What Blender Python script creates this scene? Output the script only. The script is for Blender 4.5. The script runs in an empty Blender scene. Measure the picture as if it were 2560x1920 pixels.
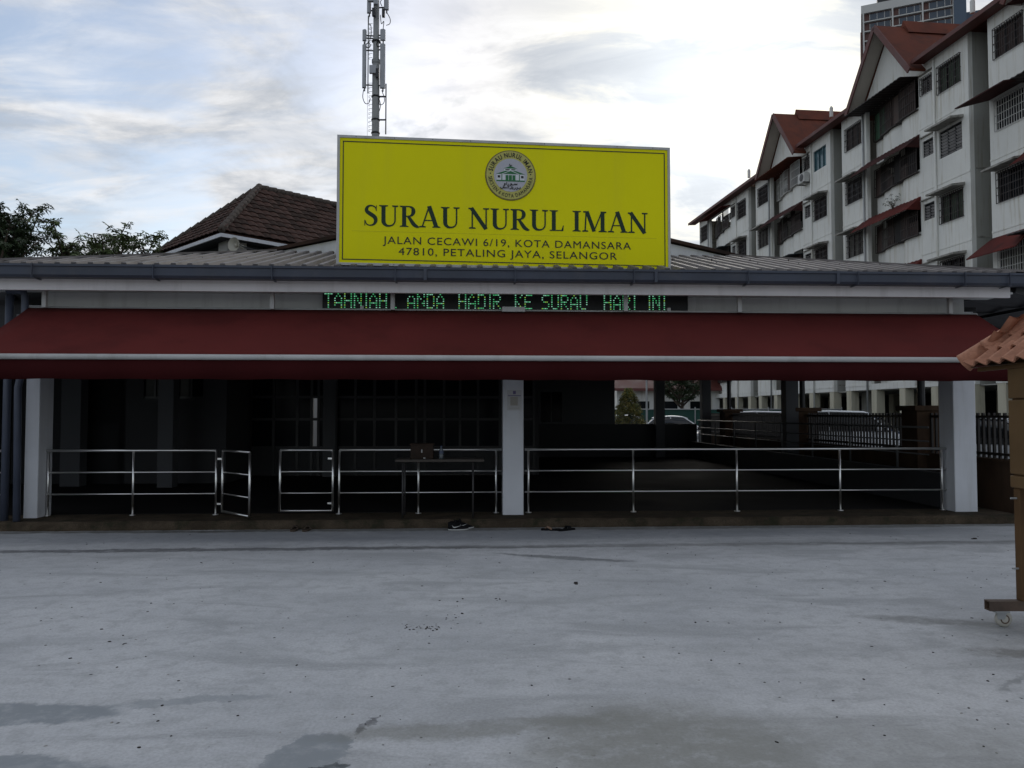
import bpy, bmesh, math, random
from mathutils import Vector, Matrix
R = math.radians
random.seed(7)
C = bpy.context.scene.collection
SC = bpy.context.scene

# ------------------------------------------------------------------ camera
EYE, F, PITCH = 1.55, 1920.0, R(2.2)
cam_d = bpy.data.cameras.new('camera'); cam = bpy.data.objects.new('camera', cam_d); C.objects.link(cam)
cam_d.sensor_width = 36; cam_d.lens = 36*F/2560; cam_d.clip_end = 3000; cam_d.clip_start = .05
cam.location = (0, 0, EYE); cam.rotation_euler = (R(90)+PITCH, 0, 0)
SC.camera = cam

# ------------------------------------------------------------------ node helper
def nd(t, typ, props=None, **ins):
    n = t.nodes.new(typ)
    for k, v in (props or {}).items(): setattr(n, k, v)
    for k, v in ins.items():
        key = int(k[1:]) if k[0] == '_' and k[1:].isdigit() else k.replace('_', ' ')
        s = n.inputs[key]
        if isinstance(v, bpy.types.NodeSocket): t.links.new(v, s)
        else: s.default_value = v
    return n
def mth(t, op, a, b=0.0, c=0.0, clamp=False):
    n = nd(t, 'ShaderNodeMath', dict(operation=op, use_clamp=clamp), _0=a, _1=b, _2=c)
    return n.outputs[0]
def mrange(t, v, a, b, c=0.0, d=1.0, smooth=True):
    n = nd(t, 'ShaderNodeMapRange', dict(interpolation_type='SMOOTHSTEP' if smooth else 'LINEAR'))
    n.clamp = True if not smooth else n.clamp
    t.links.new(v, n.inputs[0])
    for i, x in enumerate((a, b, c, d)): n.inputs[i+1].default_value = x
    return n.outputs[0]
def mixc(t, fac, a, b, blend='MIX'):
    n = nd(t, 'ShaderNodeMix', dict(data_type='RGBA', blend_type=blend))
    for i, v in ((0, fac), (6, a), (7, b)):
        if isinstance(v, bpy.types.NodeSocket): t.links.new(v, n.inputs[i])
        else: n.inputs[i].default_value = v if i == 0 else (tuple(v)+(1,))[:4]
    return n.outputs[2]

# ------------------------------------------------------------------ world and sun
SUN_AZ, SUN_EL = R(15.5), R(21.5)
SUN = Vector((math.sin(SUN_AZ)*math.cos(SUN_EL), math.cos(SUN_AZ)*math.cos(SUN_EL), math.sin(SUN_EL)))
world = bpy.data.worlds.new('World'); SC.world = world; world.use_nodes = True
wt = world.node_tree; wt.nodes.clear()
sky = nd(wt, 'ShaderNodeTexSky', dict(sky_type='NISHITA', sun_disc=False, sun_elevation=SUN_EL, sun_rotation=SUN_AZ,
         air_density=1.0, dust_density=1.5, ozone_density=1.5))
gen = nd(wt, 'ShaderNodeTexCoord').outputs['Generated']
sep = nd(wt, 'ShaderNodeSeparateXYZ', _0=gen)
zc = mth(wt, 'ADD', mth(wt, 'MAXIMUM', sep.outputs[2], 0.0), 0.22)
pv = nd(wt, 'ShaderNodeCombineXYZ', _0=mth(wt, 'DIVIDE', sep.outputs[0], zc), _1=mth(wt, 'DIVIDE', sep.outputs[1], zc)).outputs[0]
def sky_noise(scl, rot, loc, scale, detail, rough, dist):
    return nd(wt, 'ShaderNodeTexNoise', Vector=nd(wt, 'ShaderNodeMapping', Vector=pv, Scale=scl, Rotation=(0, 0, R(rot)), Location=loc).outputs[0],
              Scale=scale, Detail=detail, Roughness=rough, Distortion=dist).outputs[0]
n1 = sky_noise((.8, 1.1, 1), 20, (5.3, 2.9, 0), 2.3, 9.0, .58, .4)          # broad openings to the blue
n2 = sky_noise((1, 1.5, 1), -14, (2.0, 0.5, 0), 2.6, 10.0, .62, .5)         # grey bellies
n3 = sky_noise((.7, 2.2, 1), 28, (1.4, 9.2, 0), 3.4, 8.0, .6, .7)           # thin streaks
dt = nd(wt, 'ShaderNodeVectorMath', dict(operation='DOT_PRODUCT'), _0=gen, _1=tuple(SUN)).outputs['Value']
half = mth(wt, 'MULTIPLY_ADD', dt, 0.5, 0.5)
wide = mth(wt, 'POWER', mth(wt, 'MAXIMUM', half, 0.0), 6.0)
tight = mth(wt, 'POWER', mth(wt, 'MAXIMUM', dt, 0.0), 70.0)
lum = mth(wt, 'ADD', mth(wt, 'MULTIPLY_ADD', wide, 0.0, 0.445), mth(wt, 'MULTIPLY', tight, 0.50))
thick = mth(wt, 'MULTIPLY', mrange(wt, n2, 0.40, 0.62, 1.04, 0.70), mrange(wt, n3, 0.32, 0.68, 0.88, 1.10))
lum = mth(wt, 'MULTIPLY', lum, thick)
tint = mixc(wt, mth(wt, 'MINIMUM', mth(wt, 'MULTIPLY', tight, 1.5), 1.0), (0.975, 0.99, 1.02), (1.0, 0.95, 0.78))
tint = mixc(wt, mrange(wt, thick, 0.62, 1.0, 0.8, 0.0), tint, (0.90, 0.98, 1.10))
ccol = nd(wt, 'ShaderNodeVectorMath', dict(operation='SCALE'), _0=tint, Scale=lum).outputs[0]
cover = mth(wt, 'ADD', mrange(wt, n1, 0.40, 0.60, 0.30, 1.0), mrange(wt, n3, 0.40, 0.66, -0.12, 0.25))
cover = mth(wt, 'MINIMUM', mth(wt, 'MAXIMUM', cover, mrange(wt, dt, 0.89, 0.98)), 1.0)
bg1 = nd(wt, 'ShaderNodeBackground', Color=sky.outputs[0], Strength=0.085)
bg2 = nd(wt, 'ShaderNodeBackground', Color=ccol, Strength=1.0)
mx = nd(wt, 'ShaderNodeMixShader', _0=cover, _1=bg1.outputs[0], _2=bg2.outputs[0])
nd(wt, 'ShaderNodeOutputWorld', Surface=mx.outputs[0])

sl_ = bpy.data.lights.new('sun', 'SUN'); sun = bpy.data.objects.new('sun', sl_); C.objects.link(sun)
sl_.energy = 0.5; sl_.angle = R(35); sl_.color = (1.0, 0.94, 0.85)
sun.rotation_euler = (-SUN).to_track_quat('-Z', 'Y').to_euler(); sun.location = (8, 30, 30)
SC.view_settings.view_transform = 'Standard'; SC.view_settings.look = 'None'
SC.view_settings.exposure = 0.86; SC.view_settings.gamma = 1; SC.view_settings.use_curve_mapping = False
SC.cycles.max_bounces = 6; SC.cycles.use_denoising = True

# ------------------------------------------------------------------ measuring: photograph pixel -> place
def ray(px, py):
    x, y = (px-1280)/F, (960-py)/F
    return Vector((x, math.cos(PITCH)-y*math.sin(PITCH), math.sin(PITCH)+y*math.cos(PITCH)))
def at(px, py, D):
    d = ray(px, py); k = D/d.y
    return Vector((d.x*k, D, EYE+d.z*k))
def onz(px, py, z):
    d = ray(px, py); k = (z-EYE)/d.z
    return Vector((d.x*k, d.y*k, z))
O, YAW = Vector((0, 10.5, 0)), R(3)
U, NV = Vector((math.cos(YAW), math.sin(YAW), 0)), Vector((-math.sin(YAW), math.cos(YAW), 0))
def sl(px, py, w):                      # point of a plane parallel to the hall front, hall coordinates (u, z)
    d = ray(px, py); k = (O.dot(NV)+w)/d.dot(NV)
    p = Vector((0, 0, EYE))+d*k
    return (p-O).dot(U), p.z
def su(px, w, py=1034): return sl(px, py, w)[0]
def sz(py, w, px=1280): return sl(px, py, w)[1]
def W(u, w, z=0): return O+U*u+NV*w+Vector((0, 0, z))

# ------------------------------------------------------------------ materials
def mat(name, col, rough=.6, var=.12, scale=3.0, metal=0.0, bump=0.0, bscale=None, streak=0.0, dirt=None, dirt_amt=.5, spec=.5, emit=None, es=1.0, fine=0.0, alpha=None):
    m = bpy.data.materials.new(name); m.use_nodes = True; t = m.node_tree
    b = t.nodes['Principled BSDF']
    b.inputs['Roughness'].default_value = rough; b.inputs['Metallic'].default_value = metal
    b.inputs['Specular IOR Level'].default_value = spec
    co = nd(t, 'ShaderNodeTexCoord').outputs['Object']
    c = (tuple(col)+(1,))[:4]
    if var or streak or dirt:
        n = nd(t, 'ShaderNodeTexNoise', Vector=co, Scale=scale, Detail=6.0, Roughness=.6)
        lo = tuple(max(0, x*(1-var)) for x in col); hi = tuple(min(1, x*(1+var)) for x in col)
        cs = mixc(t, mrange(t, n.outputs[0], .3, .7), lo, hi)
        if fine:
            n5 = nd(t, 'ShaderNodeTexNoise', Vector=co, Scale=scale*25, Detail=3.0)
            cs = mixc(t, mrange(t, n5.outputs[0], .3, .7, 0, fine), cs, tuple(x*.35 for x in col))
        if streak:
            mp = nd(t, 'ShaderNodeMapping', Vector=co, Scale=(3.0, 3.0, .22))
            n3 = nd(t, 'ShaderNodeTexNoise', Vector=mp.outputs[0], Scale=1.6, Detail=7.0, Roughness=.65)
            cs = mixc(t, mrange(t, n3.outputs[0], .49, .70, 0, streak), cs, tuple(dirt or (.2, .18, .14)))
        elif dirt:
            n3 = nd(t, 'ShaderNodeTexNoise', Vector=co, Scale=scale*1.7, Detail=8.0, Roughness=.65)
            cs = mixc(t, mrange(t, n3.outputs[0], .48, .68, 0, dirt_amt), cs, tuple(dirt))
        t.links.new(cs, b.inputs['Base Color'])
        r2 = mrange(t, n.outputs[0], .25, .75, max(0, rough-.08), min(1, rough+.1))
        t.links.new(r2, b.inputs['Roughness'])
    else:
        b.inputs['Base Color'].default_value = c
    if bump:
        n4 = nd(t, 'ShaderNodeTexNoise', Vector=co, Scale=bscale or scale*8, Detail=5.0)
        t.links.new(nd(t, 'ShaderNodeBump', Strength=bump, Distance=.02, Height=n4.outputs[0]).outputs[0], b.inputs['Normal'])
    if emit:
        b.inputs['Emission Color'].default_value = tuple(emit)+(1,); b.inputs['Emission Strength'].default_value = es
    return m

M = {}
def dm(name, *a, **k): M[name] = mat(name, *a, **k)
dm('white_paint', (.60, .61, .64), .55, .06, 1.5, streak=.25, dirt=(.33, .32, .30))
dm('panel_white', (.66, .665, .655), .6, .06, .9, streak=.3, dirt=(.30, .29, .27))
dm('fascia', (.60, .57, .57), .55, .08, 1.2, streak=.3, dirt=(.30, .27, .26))
dm('gutter', (.052, .060, .082), .45, .15, 1.5, dirt=(.085, .085, .095), dirt_amt=.4, spec=.3)
dm('roof_metal', (.17, .155, .15), .6, .15, 1.2, dirt=(.08, .07, .065), dirt_amt=.6, spec=.25)
dm('pipe_blue', (.055, .065, .095), .5, .12, 2)
dm('pipe_pale', (.35, .37, .40), .5, .12, 2)
dm('plinth', (.075, .057, .040), .9, .35, 3.0, bump=.7, bscale=30, dirt=(.025, .027, .016), dirt_amt=.8, fine=.5, spec=.1)
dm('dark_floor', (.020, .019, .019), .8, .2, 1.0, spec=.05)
dm('inner_wall', (.030, .030, .033), .75, .1, 1.0)  # near black: shade of the covered hall put into the wall colour
dm('inner_pillar', (.07, .072, .078), .7, .1, 1.0)  # pillar colour lowered to carry the dimness inside the hall
dm('ceiling', (.02, .02, .021), .85, .1, 1.0)  # ceiling shade likewise put into its base colour
dm('dark_frame', (.014, .014, .016), .45, .1, 2)
dm('dark_glass', (.006, .008, .011), .12, .0, spec=.06)
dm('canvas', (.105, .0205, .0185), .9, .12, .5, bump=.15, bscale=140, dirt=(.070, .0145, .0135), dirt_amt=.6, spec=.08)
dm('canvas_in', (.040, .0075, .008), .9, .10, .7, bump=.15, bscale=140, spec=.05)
dm('white_metal', (.42, .42, .41), .5, .08, 2, streak=.4, dirt=(.24, .22, .20))
dm('steel', (.78, .77, .75), .32, .0, 12, metal=1.0)
dm('sign_yellow', (.76, .71, .008), .6, .04, .35, spec=.08, streak=.10, dirt=(.55, .50, .05))
dm('rail_grey', (.09, .09, .09), .5, .1, 6)
dm('seam_yellow', (.50, .46, .01), .7, 0)
dm('sign_line', (.012, .018, .012), .6, 0)
dm('sign_text', (.010, .030, .016), .55, 0, spec=.3)
dm('print_black', (.012, .012, .010), .6, 0)
dm('print_green', (.012, .13, .035), .6, 0)
dm('print_white', (.60, .62, .64), .6, 0)
dm('print_lilac', (.42, .42, .46), .6, .05, 4)
dm('print_gold', (.16, .13, .03), .5, .3, 6)
dm('print_pale', (.44, .41, .10), .6, 0.08, 4)
dm('led_case', (.006, .006, .007), .6, 0)
dm('led_green', (.02, .1, .04), .5, 0, emit=(.12, .75, .30), es=.30)
dm('led_pale', (.02, .1, .04), .5, 0, emit=(.42, 1.0, .70), es=.30)
dm('led_yellow', (.02, .1, .04), .5, 0, emit=(.45, .85, .12), es=.28)
dm('terracotta', (.40, .19, .12), .8, .25, 5, bump=.3, dirt=(.20, .09, .06), dirt_amt=.5, spec=.2)
dm('kiosk_brown', (.10, .055, .024), .6, .16, 3, streak=.35, dirt=(.05, .03, .015), spec=.2)
dm('kiosk_tan', (.125, .075, .034), .65, .14, 3, streak=.3, dirt=(.06, .035, .018), spec=.2)
dm('rust_steel', (.085, .055, .038), .6, .3, 8)
dm('rubber', (.02, .02, .02), .8, .1, 5)
dm('caster_white', (.42, .40, .35), .5, .1, 5)
dm('tile_brown', (.070, .038, .029), .85, .35, 3, dirt=(.035, .027, .023), dirt_amt=.6, bump=.3, spec=.15)
dm('tile_dark', (.045, .028, .022), .9, .35, 3, dirt=(.022, .02, .018), dirt_amt=.6, spec=.12)
dm('tile_cap', (.085, .070, .060), .9, .35, 4, dirt=(.04, .035, .03), dirt_amt=.6, spec=.12)
dm('tile_red', (.17, .065, .03), .8, .3, 5)
dm('beige_wall', (.42, .37, .27), .75, .1, .7, streak=.3, dirt=(.22, .18, .12))
dm('house_wall', (.36, .35, .33), .75, .1, .7, streak=.3, dirt=(.20, .18, .15))
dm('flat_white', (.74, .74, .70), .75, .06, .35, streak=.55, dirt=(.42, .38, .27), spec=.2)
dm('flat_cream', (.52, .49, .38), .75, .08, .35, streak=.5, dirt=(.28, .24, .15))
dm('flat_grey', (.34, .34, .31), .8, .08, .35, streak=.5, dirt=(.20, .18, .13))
dm('concrete_ledge', (.30, .29, .26), .85, .25, 2, dirt=(.08, .075, .06), dirt_amt=.8)
dm('flat_roof_red', (.135, .042, .026), .8, .18, .8, dirt=(.07, .030, .022), dirt_amt=.6, spec=.15)
dm('barge_red', (.10, .025, .018), .6, .15, 1)
dm('soffit', (.42, .38, .33), .8, .08, .5)
dm('grille_dark', (.025, .016, .014), .6, .2, 3)
dm('grille_green', (.012, .065, .028), .6, .2, 3)
dm('grille_white', (.48, .48, .46), .6, .08, 3)
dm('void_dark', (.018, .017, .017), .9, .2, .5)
dm('shutter_brown', (.05, .030, .024), .7, .2, 2)
dm('awn_maroon', (.055, .020, .018), .75, .25, 1, dirt=(.025, .013, .013), dirt_amt=.7, spec=.15)
dm('awn_red', (.105, .022, .018), .75, .25, 1, dirt=(.04, .015, .014), dirt_amt=.7, spec=.15)
dm('awn_teal', (.040, .050, .055), .6, .2, 1)
dm('louvre', (.32, .31, .31), .4, .1, 3)
dm('curtain_green', (.05, .075, .05), .8, .35, 1.5)
dm('curtain_grey', (.16, .16, .14), .8, .35, 1.5)
dm('teal_glass', (.06, .13, .15), .15, .2, 1)
dm('tower_brown', (.11, .055, .045), .8, .1, .05)
dm('tower_white', (.50, .50, .48), .8, .05, .05)
dm('tower_glass', (.035, .05, .07), .2, .2, .1)
dm('tower_blue', (.05, .08, .12), .5, .1, .1)
dm('mast_grey', (.27, .275, .27), .6, .12, 1.5)
dm('antenna_grey', (.36, .37, .39), .5, .08, 1)
dm('cable', (.018, .018, .018), .7, 0)
dm('galv', (.32, .33, .33), .5, .1, 2)
dm('bark', (.075, .055, .04), .9, .3, 5, bump=.5)
dm('leaf_dark', (.026, .044, .016), .65, .35, 2.0)
dm('leaf_mid', (.075, .105, .032), .65, .35, 2.0)
dm('leaf_gold', (.20, .165, .035), .65, .4, 2.0)
dm('leaf_green', (.035, .060, .020), .65, .35, 2.0)
dm('boundary', (.075, .046, .030), .85, .22, 1.5, streak=.4, dirt=(.03, .022, .016), spec=.15)
dm('picket', (.022, .017, .015), .55, .1, 4)
dm('car_white', (.80, .81, .82), .25, 0.02, 1)
dm('car_blue', (.03, .05, .12), .25, 0.02, 1)
dm('car_silver', (.45, .46, .47), .28, 0.02, 1)
dm('car_glass', (.012, .014, .016), .05, 0)
dm('red_lens', (.30, .02, .02), .2, 0)
dm('lamp_lens', (.45, .45, .45), .15, 0)
dm('asphalt', (.055, .055, .055), .9, .2, .4, fine=.3)
dm('green_mesh', (.01, .06, .045), .7, .1, 1)
dm('wood_box', (.032, .020, .014), .6, .3, 6, spec=.15)
dm('table_top', (.07, .06, .052), .6, .15, 4, spec=.2)
dm('table_leg', (.03, .028, .028), .5, .1, 4)
dm('bottle', (.10, .115, .13), .12, .05, 3)
dm('bottle_blue', (.04, .06, .12), .4, 0)
dm('shoe_black', (.009, .009, .010), .8, .2, 20, spec=.1)
dm('shoe_white', (.42, .42, .41), .6, .05, 10)
dm('sandal_brown', (.06, .042, .028), .8, .2, 15)
dm('sandal_strap', (.24, .15, .10), .7, .2, 15)
dm('paper', (.50, .50, .50), .7, .03, 8)
dm('paper_tan', (.36, .34, .30), .7, .06, 8)
dm('paper_purple', (.16, .13, .26), .7, 0)
dm('canopy_metal', (.045, .045, .05), .6, .2, 1)
dm('horn', (.40, .38, .32), .5, .1, 4)
dm('debris', (.03, .025, .022), .9, .3, 20)
dm('chip', (.30, .29, .27), .9, .3, 20)

def ground_mat():
    m = bpy.data.materials.new('concrete_yard'); m.use_nodes = True; t = m.node_tree
    b = t.nodes['Principled BSDF']
    co = nd(t, 'ShaderNodeTexCoord').outputs['Object']
    nbig = nd(t, 'ShaderNodeTexNoise', Vector=co, Scale=.55, Detail=6.0, Roughness=.6)
    mp = nd(t, 'ShaderNodeMapping', Vector=co, Scale=(.5, 1.6, 1), Rotation=(0, 0, R(8)))
    nstr = nd(t, 'ShaderNodeTexNoise', Vector=mp.outputs[0], Scale=1.5, Detail=8.0, Roughness=.65, Distortion=.6)
    nfine = nd(t, 'ShaderNodeTexNoise', Vector=co, Scale=55.0, Detail=4.0, Roughness=.7)
    nmid = nd(t, 'ShaderNodeTexNoise', Vector=co, Scale=7.0, Detail=7.0, Roughness=.65)
    c = mixc(t, mrange(t, nbig.outputs[0], .3, .7), (.44, .447, .46), (.57, .573, .58))
    c = mixc(t, mrange(t, nstr.outputs[0], .48, .66, 0, .80), c, (.36, .366, .372))
    c = mixc(t, mrange(t, nstr.outputs[0], .48, .30, 0, .35), c, (.60, .604, .61))
    c = mixc(t, mrange(t, nmid.outputs[0], .46, .66, 0, .65), c, (.39, .394, .398))
    c = mixc(t, mrange(t, nfine.outputs[0], .34, .58, .24, 0), c, (.18, .18, .18))
    c = mixc(t, mrange(t, nfine.outputs[0], .56, .72, 0, .3), c, (.64, .643, .645))
    nsp = nd(t, 'ShaderNodeTexNoise', Vector=co, Scale=22.0, Detail=6.0, Roughness=.75)
    c = mixc(t, mrange(t, nsp.outputs[0], .52, .70, 0, .35), c, (.28, .285, .285))
    # small dark pits
    vo = nd(t, 'ShaderNodeTexVoronoi', Vector=co, Scale=7.5, Randomness=1.0)
    pit = mth(t, 'MULTIPLY', mrange(t, vo.outputs['Distance'], .10, .05), mrange(t, nmid.outputs[0], .52, .6))
    c = mixc(t, pit, c, (.06, .06, .06))
    # old stains: wet cement skins and a long drying line, each with its own ragged edge
    nx = nd(t, 'ShaderNodeTexNoise', Vector=co, Scale=2.2, Detail=8.0, Roughness=.68)
    off = nd(t, 'ShaderNodeVectorMath', dict(operation='SUBTRACT'), _0=nx.outputs['Color'], _1=(.5, .5, .5)).outputs[0]
    nx2 = nd(t, 'ShaderNodeTexNoise', Vector=co, Scale=17.0, Detail=6.0, Roughness=.7)
    off2 = nd(t, 'ShaderNodeVectorMath', dict(operation='SUBTRACT'), _0=nx2.outputs['Color'], _1=(.5, .5, .5)).outputs[0]
    rag = nd(t, 'ShaderNodeVectorMath', dict(operation='MULTIPLY_ADD'), _0=off, _1=(.42, .30, 0), _2=co).outputs[0]
    rag = nd(t, 'ShaderNodeVectorMath', dict(operation='MULTIPLY_ADD'), _0=off2, _1=(.16, .10, 0), _2=rag).outputs[0]
    patchy = mrange(t, nd(t, 'ShaderNodeTexNoise', Vector=co, Scale=6.0, Detail=6.0, Roughness=.7).outputs[0], .30, .55, .45, 1.0)
    rough = None
    def stain(x, y, rx, ry, rot, col, amt, soft, power=2.0, src=rag):
        nonlocal c, rough
        q = nd(t, 'ShaderNodeVectorMath', dict(operation='SUBTRACT'), _0=src, _1=(x, y, 0)).outputs[0]
        q = nd(t, 'ShaderNodeVectorRotate', dict(rotation_type='Z_AXIS'), Vector=q, Angle=R(rot)).outputs[0]
        s = nd(t, 'ShaderNodeSeparateXYZ', _0=q)
        a = mth(t, 'POWER', mth(t, 'ABSOLUTE', mth(t, 'DIVIDE', s.outputs[0], rx)), power)
        d = mth(t, 'POWER', mth(t, 'ABSOLUTE', mth(t, 'DIVIDE', s.outputs[1], ry)), power)
        e = mth(t, 'ADD', a, d)
        k = mth(t, 'MULTIPLY', mrange(t, e, 1.0+soft, 1.0-soft, 0, amt), patchy)
        c = mixc(t, k, c, col)
        rough = k if rough is None else mth(t, 'MAXIMUM', rough, k)
    wet = (.25, .27, .285)
    stain(-2.85, 4.00, .85, .15, -4, wet, .95, .25)
    stain(-1.75, 4.22, .42, .05, -10, wet, .6, .5)
    stain(-2.45, 3.36, .70, .17, -3, wet, .95, .22)
    stain(-.93, 3.40, .19, .36, 3, wet, .95, .22, 4.0)
    stain(-.80, 3.42, .10, .03, -20, (.07, .08, .085), .9, .3)
    stain(-.72, 3.86, .035, .10, 10, (.08, .08, .085), .8, .6)
    stain(.72, 3.55, .62, .60, 10, (.165, .165, .135), .60, .85)
    stain(-.15, 3.85, .75, .10, -10, (.18, .18, .155), .55, .7)
    stain(1.9, 3.5, 1.2, .45, 10, (.20, .205, .19), .45, .9)
    stain(.55, 8.35, .75, .09, 18, (.14, .145, .145), .7, .35)
    stain(3.5, 5.0, .55, .12, 6, (.11, .105, .09), .7, .8)
    stain(3.2, 5.8, .5, .10, 12, (.15, .15, .14), .6, .8)
    stain(3.9, 5.4, .7, .5, 0, (.17, .17, .16), .5, .9)
    stain(2.9, 4.5, .03, .2, 50, (.17, .18, .18), .6, .8)
    stain(-3.5, 8.80, 4.4, .10, -3, (.13, .13, .135), .85, .6)
    stain(1.5, 9.12, 4.5, .09, -3, (.19, .19, .185), .6, .95)
    stain(6.2, 9.33, 3.0, .12, -3, (.18, .182, .178), .6, .95)
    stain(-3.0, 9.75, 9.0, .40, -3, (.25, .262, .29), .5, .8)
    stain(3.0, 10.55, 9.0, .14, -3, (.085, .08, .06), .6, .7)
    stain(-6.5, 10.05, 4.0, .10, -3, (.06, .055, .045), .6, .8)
    t.links.new(c, b.inputs['Base Color'])
    t.links.new(mrange(t, rough, 0, 1, .86, .62, False), b.inputs['Roughness'])
    b.inputs['Specular IOR Level'].default_value = .3
    h = mth(t, 'ADD', mth(t, 'MULTIPLY', nfine.outputs[0], .5), nmid.outputs[0])
    t.links.new(nd(t, 'ShaderNodeBump', Strength=.25, Distance=.01, Height=h).outputs[0], b.inputs['Normal'])
    return m
M['yard'] = ground_mat()

# ------------------------------------------------------------------ mesh builder
class MB:
    def __init__(s): s.v = []; s.f = []; s.m = []; s.mi = 0
    def add(s, vs, fs):
        o = len(s.v); s.v += [tuple(p) for p in vs]; s.f += [tuple(i+o for i in f) for f in fs]; s.m += [s.mi]*len(fs)
        return s
    def box(s, x0, x1, y0, y1, z0, z1):
        return s.hexa([(x0, y0, z0), (x1, y0, z0), (x1, y1, z0), (x0, y1, z0), (x0, y0, z1), (x1, y0, z1), (x1, y1, z1), (x0, y1, z1)])
    def hexa(s, p): return s.add(p, [(0, 3, 2, 1), (4, 5, 6, 7), (0, 1, 5, 4), (1, 2, 6, 5), (2, 3, 7, 6), (3, 0, 4, 7)])
    def bar(s, p, q, w, h=None, up=(0, 0, 1)):
        p, q = Vector(p), Vector(q); h = w if h is None else h
        d = (q-p).normalized(); up = Vector(up)
        if abs(d.dot(up)) > .98: up = Vector((0, 1, 0))
        a = d.cross(up).normalized()*w/2; b = a.cross(d).normalized()*h/2
        return s.hexa([p-a-b, p+a-b, q+a-b, q-a-b, p-a+b, p+a+b, q+a+b, q-a+b])
    def tube(s, pts, r, n=8, cap=True):
        pts = [Vector(p) for p in pts]; rs = r if isinstance(r, (list, tuple)) else [r]*len(pts)
        vs = []; ref = None
        for i, p in enumerate(pts):
            d = ((pts[min(i+1, len(pts)-1)]-pts[max(i-1, 0)])).normalized()
            if ref is None: ref = Vector((1, 0, 0)) if abs(d.x) < .8 else Vector((0, 1, 0))
            a = (ref-d*ref.dot(d)).normalized(); ref = a; b = d.cross(a)
            vs += [p+(a*math.cos(k*2*math.pi/n)+b*math.sin(k*2*math.pi/n))*rs[i] for k in range(n)]
        fs = [(i*n+k, i*n+(k+1) % n, (i+1)*n+(k+1) % n, (i+1)*n+k) for i in range(len(pts)-1) for k in range(n)]
        if cap: fs += [tuple(range(n-1, -1, -1)), tuple(range((len(pts)-1)*n, len(pts)*n))]
        return s.add(vs, fs)
    def lathe(s, prof, n=16, c=(0, 0, 0), axis='z'):
        vs = []
        for r, z in prof:
            for k in range(n):
                a = k*2*math.pi/n; x, y = r*math.cos(a), r*math.sin(a)
                p = {'z': (x, y, z), 'y': (x, z, y), 'x': (z, x, y)}[axis]
                vs.append((p[0]+c[0], p[1]+c[1], p[2]+c[2]))
        fs = [(i*n+k, i*n+(k+1) % n, (i+1)*n+(k+1) % n, (i+1)*n+k) for i in range(len(prof)-1) for k in range(n)]
        fs += [tuple(range(n-1, -1, -1)), tuple(range((len(prof)-1)*n, len(prof)*n))]
        return s.add(vs, fs)
    def poly(s, pts): return s.add(pts, [tuple(range(len(pts)))])
    def extr(s, pts, off):               # polygon swept along a vector
        n = len(pts); off = Vector(off); q = [Vector(p)+off for p in pts]
        fs = [tuple(range(n-1, -1, -1)), tuple(range(n, 2*n))]+[(i, (i+1) % n, n+(i+1) % n, n+i) for i in range(n)]
        return s.add(list(pts)+q, fs)
    def loft(s, rings, cap=True):
        n = len(rings[0]); vs = [p for r in rings for p in r]
        fs = [(i*n+k, i*n+(k+1) % n, (i+1)*n+(k+1) % n, (i+1)*n+k) for i in range(len(rings)-1) for k in range(n)]
        if cap: fs += [tuple(range(n-1, -1, -1)), tuple(range((len(rings)-1)*n, len(rings)*n))]
        return s.add(vs, fs)
    def mesh(s, name, mats, smooth=False, fix=True):
        me = bpy.data.meshes.new(name); me.from_pydata(s.v, [], s.f)
        for m in (mats if isinstance(mats, (list, tuple)) else [mats]): me.materials.append(M[m] if isinstance(m, str) else m)
        for p, i in zip(me.polygons, s.m): p.material_index = i; p.use_smooth = smooth
        if fix:
            bm = bmesh.new(); bm.from_mesh(me); bmesh.ops.recalc_face_normals(bm, faces=bm.faces); bm.to_mesh(me); bm.free()
        me.update(); return me
    def build(s, name, mats, parent=None, smooth=False, bevel=0, fix=True, **tags):
        return put(name, s.mesh(name, mats, smooth, fix), parent, bevel=bevel, **tags)
def put(name, me, parent=None, loc=None, rot=None, scale=None, bevel=0, **tags):
    o = bpy.data.objects.new(name, me); C.objects.link(o)
    if parent: o.parent = parent
    if loc is not None: o.location = loc
    if rot is not None: o.rotation_euler = rot
    if scale is not None: o.scale = scale
    if bevel:
        b = o.modifiers.new('bevel', 'BEVEL'); b.width = bevel; b.segments = 2; b.limit_method = 'ANGLE'
    for k, v in tags.items(): o[k] = v
    return o
def thing(name, label, category, loc=(0, 0, 0), rotz=0, group=None):
    o = bpy.data.objects.new(name, None); C.objects.link(o); o.empty_display_size = .2
    o.location = loc; o.rotation_euler = (0, 0, rotz); o['label'] = label; o['category'] = category
    if group: o['group'] = group
    return o
def hall_thing(name, label, category, u=0, w=0, z=0, group=None, rot=0):
    return thing(name, label, category, W(u, w, z), YAW+rot, group)

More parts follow.
